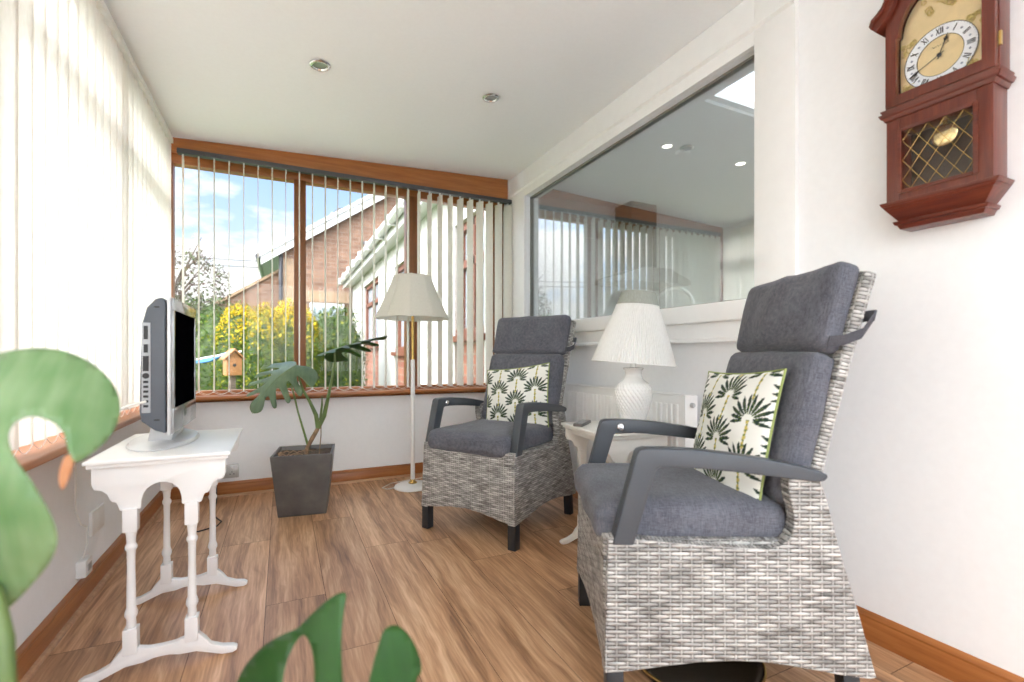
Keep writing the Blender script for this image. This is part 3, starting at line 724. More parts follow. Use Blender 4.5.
# ------------------------------------------------------------------ armchairs
def pillow_mesh(h, T, n=150):
    """front and back skins of a square scatter cushion, plus its seam loop; local: faces -y, x across, z up"""
    def P(u, v, s):
        f = (max(0, 1 - u ** 4) * max(0, 1 - v ** 4)) ** .5
        k = T * f * (.55 + .45 * (1 - u * u) * (1 - v * v))
        px = u * h * (1 - .055 * (1 - v * v)); pz = v * h * (1 - .055 * (1 - u * u))
        w = noise.noise(Vector((u * 3, v * 3, 5 * s))) * .006 * f
        return (px, s * (k + w), pz)
    N = n + 1; g = [[(-1 + 2 * i / n, -1 + 2 * j / n) for i in range(N)] for j in range(N)]
    # palm pattern
    palms = []
    cw, ch = .120, .142
    for c in range(-3, 4):
        for r in range(-3, 4): palms.append((c * cw + .02, r * ch + (ch / 2 if c % 2 else 0) - .015))
    ver, fac, col = [], [], []
    white, dark, gold, grn = (.84, .84, .79), (.022, .045, .030), (.55, .45, .12), (.16, .21, .05)
    fr = []
    for k in range(12):
        a = math.radians(-10 + k * (200 / 11)); fr.append((math.cos(a), math.sin(a), .079 if 1 < k < 10 else .068))
    for j in range(N):
        for i in range(N):
            u, v = g[j][i]; x, z = u * h, v * h; c = white
            for px, pz in palms:
                dx, dz = x - px, z - pz
                if abs(dx) < .0042 + .0012 * math.sin(z * 260) and -.085 < dz < .0: c = gold if math.sin(z * 420) > -.4 else grn
                if dx * dx + dz * dz > .0066: continue
                for ca_, sa_, L in fr:
                    al = dx * ca_ + dz * sa_; pp = abs(-dx * sa_ + dz * ca_)
                    if .017 < al < L:
                        s_ = (al - .017) / (L - .017); wv = .0093 * (s_ ** .5) * (1 - s_ ** 4) * (.92 + .08 * math.sin(al * 900))
                        if pp < wv: c = dark if not (pp < .0006 and s_ < .6) else grn
            ver.append(P(u, v, -1)); col.append(c)
    for j in range(n):
        for i in range(n): a = j * N + i; fac.append((a, a + 1, a + N + 1, a + N))
    back = [P(*g[j][i], 1) for j in range(0, N, 5) for i in range(0, N, 5)]; nb = n // 5 + 1
    bf = [(j * nb + i, j * nb + nb + i, j * nb + nb + i + 1, j * nb + i + 1) for j in range(nb - 1) for i in range(nb - 1)]
    loop = [P(-1 + 2 * i / 30, -1, 0) for i in range(30)] + [P(1, -1 + 2 * i / 30, 0) for i in range(30)] + [P(1 - 2 * i / 30, 1, 0) for i in range(30)] + [P(-1, 1 - 2 * i / 30, 0) for i in range(30)]
    return ver, fac, col, back, bf, loop
def mat_palm():
    t = NT('palm print cloth'); a = t.n('ShaderNodeAttribute', attribute_name='print').outputs['Color']
    return t.fin(t.bsdf(a, .85, bump=t.noise(t.obj(), 500, 2), bstr=.25, bdist=.002, spec=.2))
M['palm'] = mat_palm(); M['lime'] = plain('olive piping', (.30, .36, .12), .8)

HW = .288
def taper(m, k=.03):
    m.v = [(x * (1 - k * max(0, min(1, (z - .115) / .33))), y, z) for x, y, z in m.v]; return m
BACK = Matrix.Translation((0, .520, .455)) @ Matrix.Rotation(math.radians(-13), 4, 'X')   # local z runs up the reclined back; y=0 is its rear face
def armchair(label, loc, rz):
    t = thing('armchair', label, 'armchair', loc, rz, None)
    side = [(-.017, .115), (.05, .121), (.13, .133), (.219, .144), (.30, .148), (.364, .146), (.43, .139), (.5, .127), (.57, .115), (.632, .108), (.646, .112), (.628, .18), (.608, .258), (.588, .33), (.567, .403), (.545, .49), (.527, .56), (.505, .612), (.495, .621), (.44, .606), (.438, .58), (.440, .55), (.448, .52), (.452, .495), (.450, .468), (.440, .446), (.42, .430), (.39, .421), (.30, .424), (.219, .429), (.10, .440), (.0, .447), (-.006, .443)]
    m = MB(); m.prism(side, 'x', HW - .04, HW); m.prism(side, 'x', -HW, -HW + .04); taper(m)
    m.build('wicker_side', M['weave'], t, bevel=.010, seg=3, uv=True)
    fp = [(-HW + .02, .117), (-.2, .124), (-.1, .142), (0, .149), (.1, .142), (.2, .124), (HW - .02, .117), (HW - .02, .444), (-HW + .02, .444)]
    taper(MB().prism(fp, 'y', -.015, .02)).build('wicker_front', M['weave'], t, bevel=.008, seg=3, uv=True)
    rp_ = MB(); rp_.prism([(-HW + .02, .115), (-.1, .14), (.1, .14), (HW - .02, .115), (HW - .02, .50), (-HW + .02, .50)], 'y', 0, .03)
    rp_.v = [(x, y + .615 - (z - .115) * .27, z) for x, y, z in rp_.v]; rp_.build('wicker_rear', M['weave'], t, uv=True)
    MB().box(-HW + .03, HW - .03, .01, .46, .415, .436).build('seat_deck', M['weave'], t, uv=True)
    for sx in (-1, 1):
        MB().box(sx * (HW - .022) - .021, sx * (HW - .022) + .021, -.012, .031, .0, .119).build('leg', M['legblack'], t, bevel=.003)
        m = MB(); m.box(-.02, .02, -.02, .02, 0, .118); m.v = [(x + sx * (HW - .025), y + .600 - z * .10, z) for x, y, z in m.v]; m.build('leg', M['legblack'], t, bevel=.003)
        arm = [(.004, .430), (.064, .655), (.070, .664), (.085, .668), (.15, .668), (.22, .664), (.30, .655), (.38, .643), (.46, .628), (.515, .614), (.530, .606), (.531, .598), (.522, .590), (.50, .588), (.42, .598), (.30, .612), (.22, .619), (.16, .622), (.122, .622), (.112, .616), (.056, .430)]
        a = MB().prism(arm, 'x', sx * HW * .985 - .021 - sx * .02, sx * HW * .985 + .021 - sx * .02).build('armrest', M['greymetal'], t, bevel=.004, seg=3)
        if sx < 0: MB().lathe([(0, .0), (.013, .0), (.013, .004), (.009, .008), (0, .009)], 24, Matrix.Translation((-HW * .985 + .041, .135, .643)) @ Matrix.Rotation(PI / 2, 4, 'Y')).build('recline_button', M['chrome'], a, smooth=True)
    def droop(p):
        if p.y < -.19: p.z -= ((-.19 - p.y) / .08) ** 2 * .010
        return p
    sc = rbox(.244, .255, .052, .040, 18, .012, droop, seed=1, wr=.006)
    sc.v = [(x, y + .223, z + .468) for x, y, z in sc.v]; sc.build('seat_cushion', M['fabric'], t, smooth=True)
    # reclined wicker back shell
    def shell():
        m = MB(); nx, nz = 12, 24; vs = []; fs = []
        W0, W1, T0, T1 = .238, .264, .0, .685
        for s_ in (0, 1):
            for j in range(nz + 1):
                tt = T0 + (T1 - T0) * j / nz; w = W0 + (W1 - W0) * j / nz
                for i in range(nx + 1):
                    u = -1 + 2 * i / nx; top = -.018 * u * u * (j / nz) ** 3
                    bow = .035 * math.sin(PI * j / nz) * 1.0
                    vs.append((u * w, (0 if s_ else -.032) + .012 * u * u * 0 - bow * .0 + .03 * ((j / nz) ** 2 - (j / nz)) * 1, tt + top))
        n1 = (nx + 1) * (nz + 1)
        for j in range(nz):
            for i in range(nx):
                a = j * (nx + 1) + i; fs.append((a, a + 1, a + nx + 2, a + nx + 1)); fs.append(tuple(n1 + q for q in (a, a + nx + 1, a + nx + 2, a + 1)))
        for j in range(nz):
            a = j * (nx + 1); fs.append((a, a + nx + 1, n1 + a + nx + 1, n1 + a)); b = a + nx; fs.append((b, n1 + b, n1 + b + nx + 1, b + nx + 1))
        for i in range(nx):
            a = i; fs.append((a, n1 + a, n1 + a + 1, a + 1)); b = nz * (nx + 1) + i; fs.append((b, b + 1, n1 + b + 1, n1 + b))
        return m.add(vs, fs)
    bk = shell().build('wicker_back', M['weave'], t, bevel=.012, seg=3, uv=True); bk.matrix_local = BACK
    bc = rbox(.244, .205, .038, .032, 18, .012, seed=4, wr=.006)
    bc.v = [(x, -.032 - .034 - z, y + .245) for x, y, z in bc.v]; o = bc.build('back_cushion', M['fabric'], t, smooth=True); o.matrix_local = BACK
    hc = rbox(.247, .120, .034, .028, 18, .020, seed=9, wr=.008)
    hc.v = [(x, -.030 - .030 - z, y + .568) for x, y, z in hc.v]; o = hc.build('headrest_cushion', M['fabric'], t, smooth=True); o.matrix_local = BACK
    st = MB()
    for sx in (-1, 1):
        pts = [(sx * .250, -.075, .475), (sx * .262, -.045, .485), (sx * .270, -.01, .51), (sx * .266, .012, .56)]
        for (a, b, c), (a2, b2, c2) in zip(pts, pts[1:]):
            st.add([(a, b, c - .014), (a2, b2, c2 - .014), (a2, b2, c2 + .014), (a, b, c + .014), (a - sx * .003, b, c - .014), (a2 - sx * .003, b2, c2 - .014), (a2 - sx * .003, b2, c2 + .014), (a - sx * .003, b, c + .014)], [(0, 1, 2, 3), (4, 7, 6, 5), (0, 4, 5, 1), (3, 2, 6, 7), (0, 3, 7, 4), (1, 5, 6, 2)])
    st.box(-.268, .268, .008, .013, .546, .574); o = st.build('headrest_strap', M['strap'], t); o.matrix_local = BACK
    return t
near = armchair('grey wicker armchair with charcoal cushions nearest the camera under the clock', (.859, 1.207, 0), math.atan2(-.893, -.449))
far = copy_tree(near)
far.location = (.8165, 2.202, 0); far.rotation_euler = (0, 0, math.atan2(-.850, .527))
for ch_ in far.children:
    if ch_.name.split('.')[0] in ('wicker_back', 'back_cushion', 'headrest_cushion', 'headrest_strap'): ch_.matrix_local = Matrix.Translation((0, .520, .455)) @ Matrix.Rotation(math.radians(-16.5), 4, 'X')
far['label'] = 'farther grey wicker armchair with charcoal cushions, beside the floor lamp'
near['group'] = far['group'] = 'reclining wicker armchairs'

PV, PF, PC, BV, BF, LP = pillow_mesh(.205, .052)
def pillow(label):
    t = thing('scatter_cushion', label, 'cushion', (0, 0, 0))
    me = bpy.data.meshes.new('printed_cover'); me.from_pydata(PV, [], PF); me.update()
    ca = me.color_attributes.new('print', 'FLOAT_COLOR', 'POINT')
    for i, c in enumerate(PC): ca.data[i].color = (*c, 1)
    for p in me.polygons: p.use_smooth = True
    link('printed_cover', me, M['palm'], t)
    o = MB().add(BV, BF).build('plain_cover', M['darkcloth'], t, smooth=True); o['label'] = 'plain dark back of the cushion'
    MB().tube(LP, .0035, 6, closed=True).build('piping', M['lime'], t, smooth=True)
    return t
def place_pillow(p, ch, x, y, z, lean, yaw, roll):
    mw = Matrix.Translation(ch.location) @ ch.rotation_euler.to_matrix().to_4x4() @ Matrix.Translation((x, y, z)) @ Matrix.Rotation(yaw, 4, 'Z') @ Matrix.Rotation(-lean, 4, 'X') @ Matrix.Rotation(roll, 4, 'Y')
    p.location = mw.translation; p.rotation_euler = mw.to_euler()
pn = pillow('palm print scatter cushion leaning on the near armchair')
pf_ = copy_tree(pn); pf_['label'] = 'palm print scatter cushion leaning on the far armchair'
pn['group'] = pf_['group'] = 'palm print cushions on the armchairs'
place_pillow(pn, near, .0, .415, .652, math.radians(13), math.radians(5), math.radians(-3))
place_pillow(pf_, far, .01, .445, .635, math.radians(15), math.radians(2), math.radians(-7))

ty = thing('round_tray', 'dark round tray on the floor beneath the near armchair', 'tray', (1.085, 1.02, 0))
MB().lathe([(0, 0), (.155, 0), (.175, .008), (.185, .026), (.180, .028), (.168, .012), (.15, .006), (0, .006)], 56).build('dish', M['tray'], ty, smooth=True)
m = MB().tube([(.1825 * math.cos(2 * PI * k / 56), .1825 * math.sin(2 * PI * k / 56), .027) for k in range(56)], .0035, 8, closed=True).build('rim', M['brass'], ty, smooth=True)

# ------------------------------------------------------------------ monstera leaves
def leaf_from_outline(pts, fz, cell, thick, name, mat, parent, mapf=None):
    """triangulate a 2D outline with inner points, lift it with fz, give it thickness"""
    n = len(pts); xs = [p[0] for p in pts]; ys_ = [p[1] for p in pts]
    def inside(x, y):
        c = False; j = n - 1
        for i in range(n):
            if (pts[i][1] > y) != (pts[j][1] > y) and x < (pts[j][0] - pts[i][0]) * (y - pts[i][1]) / (pts[j][1] - pts[i][1]) + pts[i][0]: c = not c
            j = i
        return c
    vv = [Vector(p) for p in pts]; ee = [(i, (i + 1) % n) for i in range(n)]
    y = min(ys_) + cell / 2
    while y < max(ys_):
        x = min(xs) + cell / 2
        while x < max(xs):
            if inside(x, y): vv.append(Vector((x, y)))
            x += cell
        y += cell
    r = delaunay_2d_cdt(vv, ee, [tuple(range(n))], 1, 1e-6)
    vs = [fz(p.x, p.y) for p in r[0]]; fs = [tuple(f) for f in r[2]]
    me = bpy.data.meshes.new(name); me.from_pydata(vs, [], fs); me.update()
    o = link(name, me, mat, parent, True)
    if mapf:
        for p in me.polygons: p.material_index = mapf(p.center)
    md = o.modifiers.new('thickness', 'SOLIDIFY'); md.thickness = thick; md.offset = 0
    return o
def smooth_outline(pts, it=2):
    for _ in range(it):
        q = []
        for i in range(len(pts)):
            a, b = pts[i], pts[(i + 1) % len(pts)]
            q += [(a[0] * .75 + b[0] * .25, a[1] * .75 + b[1] * .25), (a[0] * .25 + b[0] * .75, a[1] * .25 + b[1] * .75)]
        pts = q
    return pts
# generic split leaf: tip toward +x, midrib on y=0, length 1
def monstera_outline():
    up = [(0.02, .0), (-.10, .10), (-.14, .24), (-.06, .38), (.06, .44),
          (.16, .47), (.20, .44), (.15, .20), (.19, .17), (.27, .28), (.33, .44), (.40, .46), (.42, .41), (.32, .17), (.36, .14), (.46, .27), (.54, .40), (.60, .40), (.60, .34), (.49, .13), (.53, .10), (.64, .20), (.73, .29), (.78, .27), (.76, .21), (.66, .08), (.72, .06), (.85, .12), (.93, .10), (1.0, .0)]
    return up + [(x, -y) for x, y in up[::-1][1:-1]]
MO = smooth_outline(monstera_outline(), 1)
def monstera_leaf(name, mat, parent, L, mx, bend, cup, droop_side=.0, tips=False):
    def fz(x, y):
        a = x * bend
        px = math.sin(a) / bend if abs(bend) > 1e-4 else x; pz = -(1 - math.cos(a)) / bend if abs(bend) > 1e-4 else 0
        pz += cup * abs(y) - droop_side * y * y + .015 * math.sin(x * 26) * abs(y) * 2
        return mx @ Vector((px * L, y * L, pz * L))
    o = leaf_from_outline(MO, fz, .05, .0012, name, mat, parent)
    rib = MB().tube([fz(x / 12, 0) for x in range(0, 13)], [.0028 * (1 - .06 * x) for x in range(13)], 6)
    rib.build('midrib', M['stem'], o, smooth=True)
    return o

px_, py_ = .118, 3.035
pp = thing('potted_monstera', 'leggy monstera with two split leaves in a square tapered grey pot', 'plant', (px_, py_, 0), math.radians(-8))
def taperbox(m, h0, h1, z0, z1, t):
    o = [(sx * h, sy * h, z) for z, h in ((z0, h0), (z1, h1)) for sx, sy in ((-1, -1), (1, -1), (1, 1), (-1, 1))]
    i = [(sx * (h - t), sy * (h - t), z) for z, h in ((z1, h1), (z0 + .02, h0)) for sx, sy in ((-1, -1), (1, -1), (1, 1), (-1, 1))]
    fs = [(3, 2, 1, 0)] + [(a, (a + 1) % 4, 4 + (a + 1) % 4, 4 + a) for a in range(4)] + [(4 + a, 4 + (a + 1) % 4, 8 + (a + 1) % 4, 8 + a) for a in range(4)] + [(8 + a, 8 + (a + 1) % 4, 12 + (a + 1) % 4, 12 + a) for a in range(4)] + [(12, 13, 14, 15)]
    return m.add(o + i, fs)
taperbox(MB(), .125, .160, 0, .345, .014).build('planter', M['pot'], pp, bevel=.004, seg=3)
g = MB(); ng = 14
vs = [(-.142 + .284 * i / ng, -.142 + .284 * j / ng, .322 + .012 * noise.noise(Vector((i * .7, j * .7, 2)))) for j in range(ng + 1) for i in range(ng + 1)]
g.add(vs, [(j * (ng + 1) + i, j * (ng + 1) + i + 1, (j + 1) * (ng + 1) + i + 1, (j + 1) * (ng + 1) + i) for j in range(ng) for i in range(ng)]); g.build('soil', M['soil'], pp, smooth=True)
g = MB(); rs = random.Random(2)
for i in range(16):
    x, y = rs.uniform(-.13, .02), rs.uniform(-.13, .0); a = rs.uniform(0, 6)
    g.tube([(x, y, .335), (x + .02 * math.cos(a), y + .02 * math.sin(a), .347), (x + .045 * math.cos(a), y + .045 * math.sin(a), .336)], .003, 5)
g.build('dry_debris', M['stem_brown'], pp)
def W2L(u, v, dy=0):   # point on the plant's plane, in the plant's own frame
    y = py_ - .02 + dy; d = ray(u, v); p = d * (y / d.y) + Vector((0, 0, CAMH))
    return pp.matrix_local.inverted() @ p
pp.rotation_euler = (0, 0, math.radians(-8)); bpy.context.view_layer.update()
L = lambda u, v, dy=0: tuple(W2L(u, v, dy))
MB().tube([L(305, 458), L(308, 446), L(313, 437), L(317, 430), L(321, 421)], [.014, .012, .013, .012, .011], 10).build('trunk', M['stem_brown'], pp, smooth=True)
MB().tube([L(318, 428), L(316, 415), L(310, 402), L(303, 390), L(299, 378), L(297, 365, -.03)], [.013, .012, .009, .007, .006, .005], 8).build('stem', M['stem'], pp, smooth=True)
MB().tube([L(318, 428), L(324, 416), L(328, 398), L(332, 378), L(335, 360), L(334, 350, -.02)], [.014, .013, .010, .007, .006, .005], 8).build('stem', M['stem'], pp, smooth=True)
MB().tube([L(309, 449), L(304, 432), L(298, 412), L(294, 395), L(291, 385)], [.007, .006, .005, .005, .004], 8).build('stem', M['stem'], pp, smooth=True)
MB().tube([L(321, 420), L(321, 436, -.03), L(319, 456, -.04)], .003, 6).build('aerial_root', M['stem_brown'], pp, smooth=True)
MB().tube([L(320, 420), L(322, 405), L(322, 396)], [.007, .006, .002], 8).build('new_shoot', M['stem'], pp, smooth=True)
def frame(base, tip, upv, L_):
    x = (Vector(tip) - Vector(base)).normalized(); z = Vector(upv); z = (z - x * z.dot(x)).normalized(); y = z.cross(x)
    m = Matrix((x, y, z)).transposed().to_4x4(); m.translation = Vector(base); return m
b1 = L(297, 365, -.03)
monstera_leaf('leaf', M['leaf_pot'], pp, .37, frame(b1, L(250, 386, -.22), (-.25, -.75, .75), 1), 1.0, -.18, .2)
b2 = L(328, 351, -.02)
monstera_leaf('leaf', M['leaf_deep'], pp, .36, frame(b2, L(376, 335, -.10), (.05, .15, 1), 1), .15, -.25, .2)

# the plant in front of the camera
fp_ = thing('monstera_plant', 'blurred monstera close to the camera with big split leaves', 'plant', tuple(Vector((.02, .42, 0))))
IV = Matrix.Translation(-Vector((.02, .42, 0)))
OA = [(-45, 372), (-12, 356), (25, 348), (60, 349), (90, 361), (112, 381), (121, 402), (118, 424), (107, 441), (96, 450), (88, 456), (80, 462), (73, 462), (68, 450), (65, 434), (57, 424), (42, 417), (26, 416), (12, 424), (7, 438), (14, 458), (27, 474), (42, 498), (55, 522), (59, 540), (52, 560), (36, 580), (18, 600), (0, 614), (-30, 620), (-60, 560), (-70, 450)]
def fA(u, v):
    w = .52 + .00035 * (u - 20) + .0000045 * (u - 20) ** 2 - .00012 * (v - 450) + .000004 * (v - 480) ** 2
    return IV @ at_depth(u, v, w)
def mA(c): 
    return 1 if (Vector(c) - (IV @ at_depth(74, 452, .53))).length < .018 else 0
leaf_from_outline(smooth_outline(OA, 2), fA, 9, .0014, 'leaf', [M['leaf_pale'], M['leaf_tip']], fp_, mA)
dry = [(66, 452), (76, 458), (70, 476), (64, 490), (60, 488), (58, 474)]
leaf_from_outline(smooth_outline(dry, 2), lambda u, v: fA(u, v) + Vector((0, 0, 0)), 5, .001, 'withered_tip', plain('withered orange leaf', (.55, .25, .12), .8), fp_)
stp = [IV @ at_depth(u, v, w) for u, v, w in ((-20, 560, .535), (-4, 600, .535), (4, 640, .53), (6, 690, .525), (8, 760, .52))] + [Vector((-.12, .06, .55)), Vector((-.04, .02, .34)), Vector((0, 0, .29))]
MB().tube(stp, [.007, .008, .009, .009, .009, .010, .010, .010], 10).build('stem', M['stem'], fp_, smooth=True)
OB = [(222, 712), (238, 676), (258, 650), (280, 635), (298, 629), (304, 622), (316, 610), (330, 598), (341, 592), (347, 593), (345, 604), (342, 626), (341, 650), (343, 690), (350, 722), (360, 722), (367, 690), (373, 664), (380, 640), (384, 629), (394, 624), (405, 630), (415, 645), (421, 662), (421, 674), (417, 676), (412, 700), (400, 745), (375, 800), (330, 835), (285, 815), (268, 770), (275, 735), (281, 690), (284, 664), (292, 646), (302, 633), (308, 636), (313, 650), (315, 680), (316, 722), (308, 735), (290, 738), (240, 740)]
OB = [(222, 730), (238, 676), (258, 650), (280, 635), (298, 629), (304, 622), (316, 610), (330, 598), (341, 592), (347, 593), (345, 604), (342, 626), (341, 650), (343, 690), (350, 722), (360, 722), (367, 690), (373, 664), (380, 640), (384, 629), (394, 624), (405, 630), (415, 645), (421, 662), (421, 674), (417, 676), (412, 700), (400, 745), (375, 800), (330, 835), (300, 800), (305, 760), (314, 722), (315, 680), (314, 655), (309, 639), (302, 633), (293, 646), (285, 664), (281, 690), (280, 720), (270, 760), (240, 765)]
def fB(u, v):
    w = .60 + .0011 * (700 - v) * .9 + .0000055 * (u - 340) ** 2 - .0000016 * (700 - v) ** 2
    return IV @ at_depth(u, v, w)
leaf_from_outline(smooth_outline(OB, 2), fB, 9, .0014, 'leaf', M['leaf_deep'], fp_)
stp = [IV @ at_depth(330, 815, .55), IV @ at_depth(320, 850, .50), Vector((.06, .06, .50)), Vector((.02, .02, .35)), Vector((.005, .005, .29))]
MB().tube(stp, [.005, .006, .008, .009, .010], 10).build('stem', M['stem'], fp_, smooth=True)
MB().lathe([(0, 0), (.095, 0), (.125, .26), (.132, .262), (.132, .285), (.120, .285), (.118, .262), (0, .262)], 40).build('planter', M['pot'], fp_, smooth=True)
MB().lathe([(0, .27), (.119, .268), (.119, .25), (0, .25)][::-1], 30).build('soil', M['soil'], fp_)

# ------------------------------------------------------------------ wall clock
ck = thing('wall_clock', 'mahogany pendulum wall clock with arched brass dial high on the right wall', 'clock', (XR, .666, 1.265), -PI / 2); ck.scale = (1, .86, 1)
# local: x right, front faces -y, wall at y=0
dz = -1.265
def zz(z): return z + dz
D0 = -.092
# lower case: frame with window opening
m = MB()
m.box(-.117, -.085, D0, 0, zz(1.345), zz(1.59)); m.box(.085, .117, D0, 0, zz(1.345), zz(1.59)); m.box(-.085, .085, D0, 0, zz(1.345), zz(1.368)); m.box(-.085, .085, D0, 0, zz(1.547), zz(1.59)); m.box(-.1, .1, -.012, 0, zz(1.36), zz(1.56))
m.build('lower_case', M['mahog'], ck, bevel=.002)
m = MB()
for a, b, c, d in ((-.089, -.078, 1.364, 1.551), (.078, .089, 1.364, 1.551), (-.078, .078, 1.364, 1.374), (-.078, .078, 1.541, 1.551)): m.box(a, b, D0 - .004, D0 + .004, zz(c), zz(d))
m.build('glass_bead', M['mahogx'], ck, bevel=.003)
MB().box(-.085, .085, -.016, -.012, zz(1.368), zz(1.547)).build('inner_back', M['mahog_dark'], ck)
gl = MB().box(-.08, .08, D0 + .004, D0 + .006, zz(1.372), zz(1.543)).build('pendulum_glass', M['clockglass'], ck)
def clip_line(c, s, x0, x1, z0, z1):
    ts = []
    # line z = s*x + c
    pts = []
    for x in (x0, x1):
        z = s * x + c
        if z0 <= z <= z1: pts.append((x, z))
    for z in (z0, z1):
        x = (z - c) / s
        if x0 < x < x1: pts.append((x, z))
    return pts[:2] if len(pts) >= 2 else None
m = MB()
for s_ in (1.45, -1.45):
    for k in range(-7, 8):
        q = clip_line(1.4575 + k * .0565, s_, -.078, .078, 1.374, 1.541)
        if q: m.tube([(q[0][0], D0 + .003, zz(q[0][1])), (q[1][0], D0 + .003, zz(q[1][1]))], .0008, 5)
m.build('gold_lattice', M['brass'], gl)
MB().lathe([(0, 0), (.028, .0), (.029, .003), (.022, .008), (0, .010)], 36, Matrix.Translation((.004, -.045, zz(1.505))) @ Matrix.Rotation(PI / 2, 4, 'X')).box(-.001, .009, -.045, -.042, zz(1.53), zz(1.59)).build('pendulum', plain('polished pale brass', (.85, .68, .36), .2, .9), ck, smooth=True)
# base mouldings: stepped and canted
m = MB()
def tray_(hw0, hw1, d0, d1, z0, z1):
    o = [(-hw0, 0, z0), (hw0, 0, z0), (hw0, -d0, z0), (-hw0, -d0, z0), (-hw1, 0, z1), (hw1, 0, z1), (hw1, -d1, z1), (-hw1, -d1, z1)]
    return (o, [(0, 1, 2, 3), (7, 6, 5, 4), (0, 4, 5, 1), (1, 5, 6, 2), (2, 6, 7, 3), (3, 7, 4, 0)])
m.add(*tray_(.126, .132, .100, .104, zz(1.333), zz(1.345))); m.add(*tray_(.120, .125, .096, .100, zz(1.325), zz(1.333)))
m.add(*tray_(.094, .120, .072, .096, zz(1.288), zz(1.325))); m.add(*tray_(.102, .106, .080, .084, zz(1.278), zz(1.288))); m.add(*tray_(.092, .098, .070, .076, zz(1.265), zz(1.278)))
m.build('base_moulding', M['mahogx'], ck, bevel=.002)
m = MB(); m.add(*tray_(.120, .125, .096, .100, zz(1.582), zz(1.594))); m.add(*tray_(.129, .135, .099, .104, zz(1.594), zz(1.606))); m.add(*tray_(.126, .132, .096, .100, zz(1.606), zz(1.618)))
m.build('waist_moulding', M['mahogx'], ck, bevel=.002)
# upper case
m = MB(); m.box(-.122, -.108, -.07, 0, zz(1.618), zz(1.90)); m.box(.108, .122, -.07, 0, zz(1.618), zz(1.90)); m.box(-.108, .108, -.012, 0, zz(1.618), zz(2.02)); m.box(-.108, .108, -.07, 0, zz(1.618), zz(1.63))
m.build('upper_case', M['mahog'], ck, bevel=.002)
# door: arched opening
arc = [(.088 * math.cos(a), 1.815 + .110 * math.sin(a)) for a in [PI * i / 20 for i in range(21)]]
inner = [(.094, 1.652), (.094, 1.815), (.088, 1.82)] + arc[1:-1] + [(-.088, 1.82), (-.094, 1.815), (-.094, 1.652)]
outer_top = [(.122, 1.90), (.10, 1.96), (.05, 2.01), (0, 2.03), (-.05, 2.01), (-.10, 1.96), (-.122, 1.90)]
m = MB()
def ring(m, a, b, y0, y1):
    n = len(a); vs = [(x, y0, zz(z)) for x, z in a] + [(x, y0, zz(z)) for x, z in b] + [(x, y1, zz(z)) for x, z in a] + [(x, y1, zz(z)) for x, z in b]
    fs = []
    for i in range(n):
        j = (i + 1) % n; fs += [(i, j, n + j, n + i), (2 * n + i, 3 * n + i, 3 * n + j, 2 * n + j), (n + i, n + j, 3 * n + j, 3 * n + i), (i, 2 * n + i, 2 * n + j, j)]
    m.add(vs, fs)
oo = []
for x, z in inner:
    if z < 1.66: oo.append((math.copysign(.120, x), 1.622))
    elif z <= 1.82 and abs(x) > .085: oo.append((math.copysign(.120, x), z + .03))
    else: oo.append((x * 1.36, 1.86 + (z - 1.82) * 1.5))
ring(m, inner, oo, D0 + .0, -.07); m.build('door', M['mahog'], ck, bevel=.0015)
MB().prism([(x, zz(z)) for x, z in inner], 'y', -.079, -.0775).build('door_glass', M['clockglass'], ck)
MB().box(.1225, .128, D0 + .012, D0 + .022, zz(1.675), zz(1.71)).build('hinge', M['brass'], ck)
# pediment (swan curve), carried up past the frame edge
pd = [(-.158, 1.868), (-.152, 1.885), (-.135, 1.893), (-.118, 1.908), (-.104, 1.935), (-.088, 1.968), (-.066, 1.998), (-.036, 2.02), (0, 2.03)]
pl_ = [(-.150, 1.856), (-.128, 1.864), (-.112, 1.880), (-.098, 1.908), (-.082, 1.942), (-.06, 1.972), (-.032, 1.993), (0, 2.002)]
def strip(m, top, bot, y0, y1):
    n = len(top); vs = [(x, y, zz(z)) for y in (y0, y1) for x, z in top + bot]; fs = []
    for i in range(n - 1):
        fs += [(i, i + 1, n + i + 1, n + i), (2 * n + i, 3 * n + i, 3 * n + i + 1, 2 * n + i + 1), (i, 2 * n + i, 2 * n + i + 1, i + 1), (n + i, n + i + 1, 3 * n + i + 1, 3 * n + i)]
    for i in (0, n - 1): fs.append((i, n + i, 3 * n + i, 2 * n + i))
    m.add(vs, fs)
PT = [(-.146, 1.868), (-.140, 1.885), (-.128, 1.893), (-.114, 1.906), (-.102, 1.935), (-.088, 1.968), (-.066, 1.998), (-.036, 2.02), (0, 2.03)]
PB = [(-.138, 1.856), (-.130, 1.862), (-.120, 1.869), (-.106, 1.882), (-.093, 1.910), (-.080, 1.942), (-.06, 1.972), (-.032, 1.993), (0, 2.002)]
PT += [(-x, z) for x, z in PT[::-1][1:]]; PB += [(-x, z) for x, z in PB[::-1][1:]]
m = MB(); strip(m, PT, PB, -.112, 0); strip(m, [(x * 1.04, z + .010) for x, z in PT], [(x, z - .001) for x, z in PT], -.122, 0)
m.build('pediment', M['mahogx'], ck, bevel=.003)
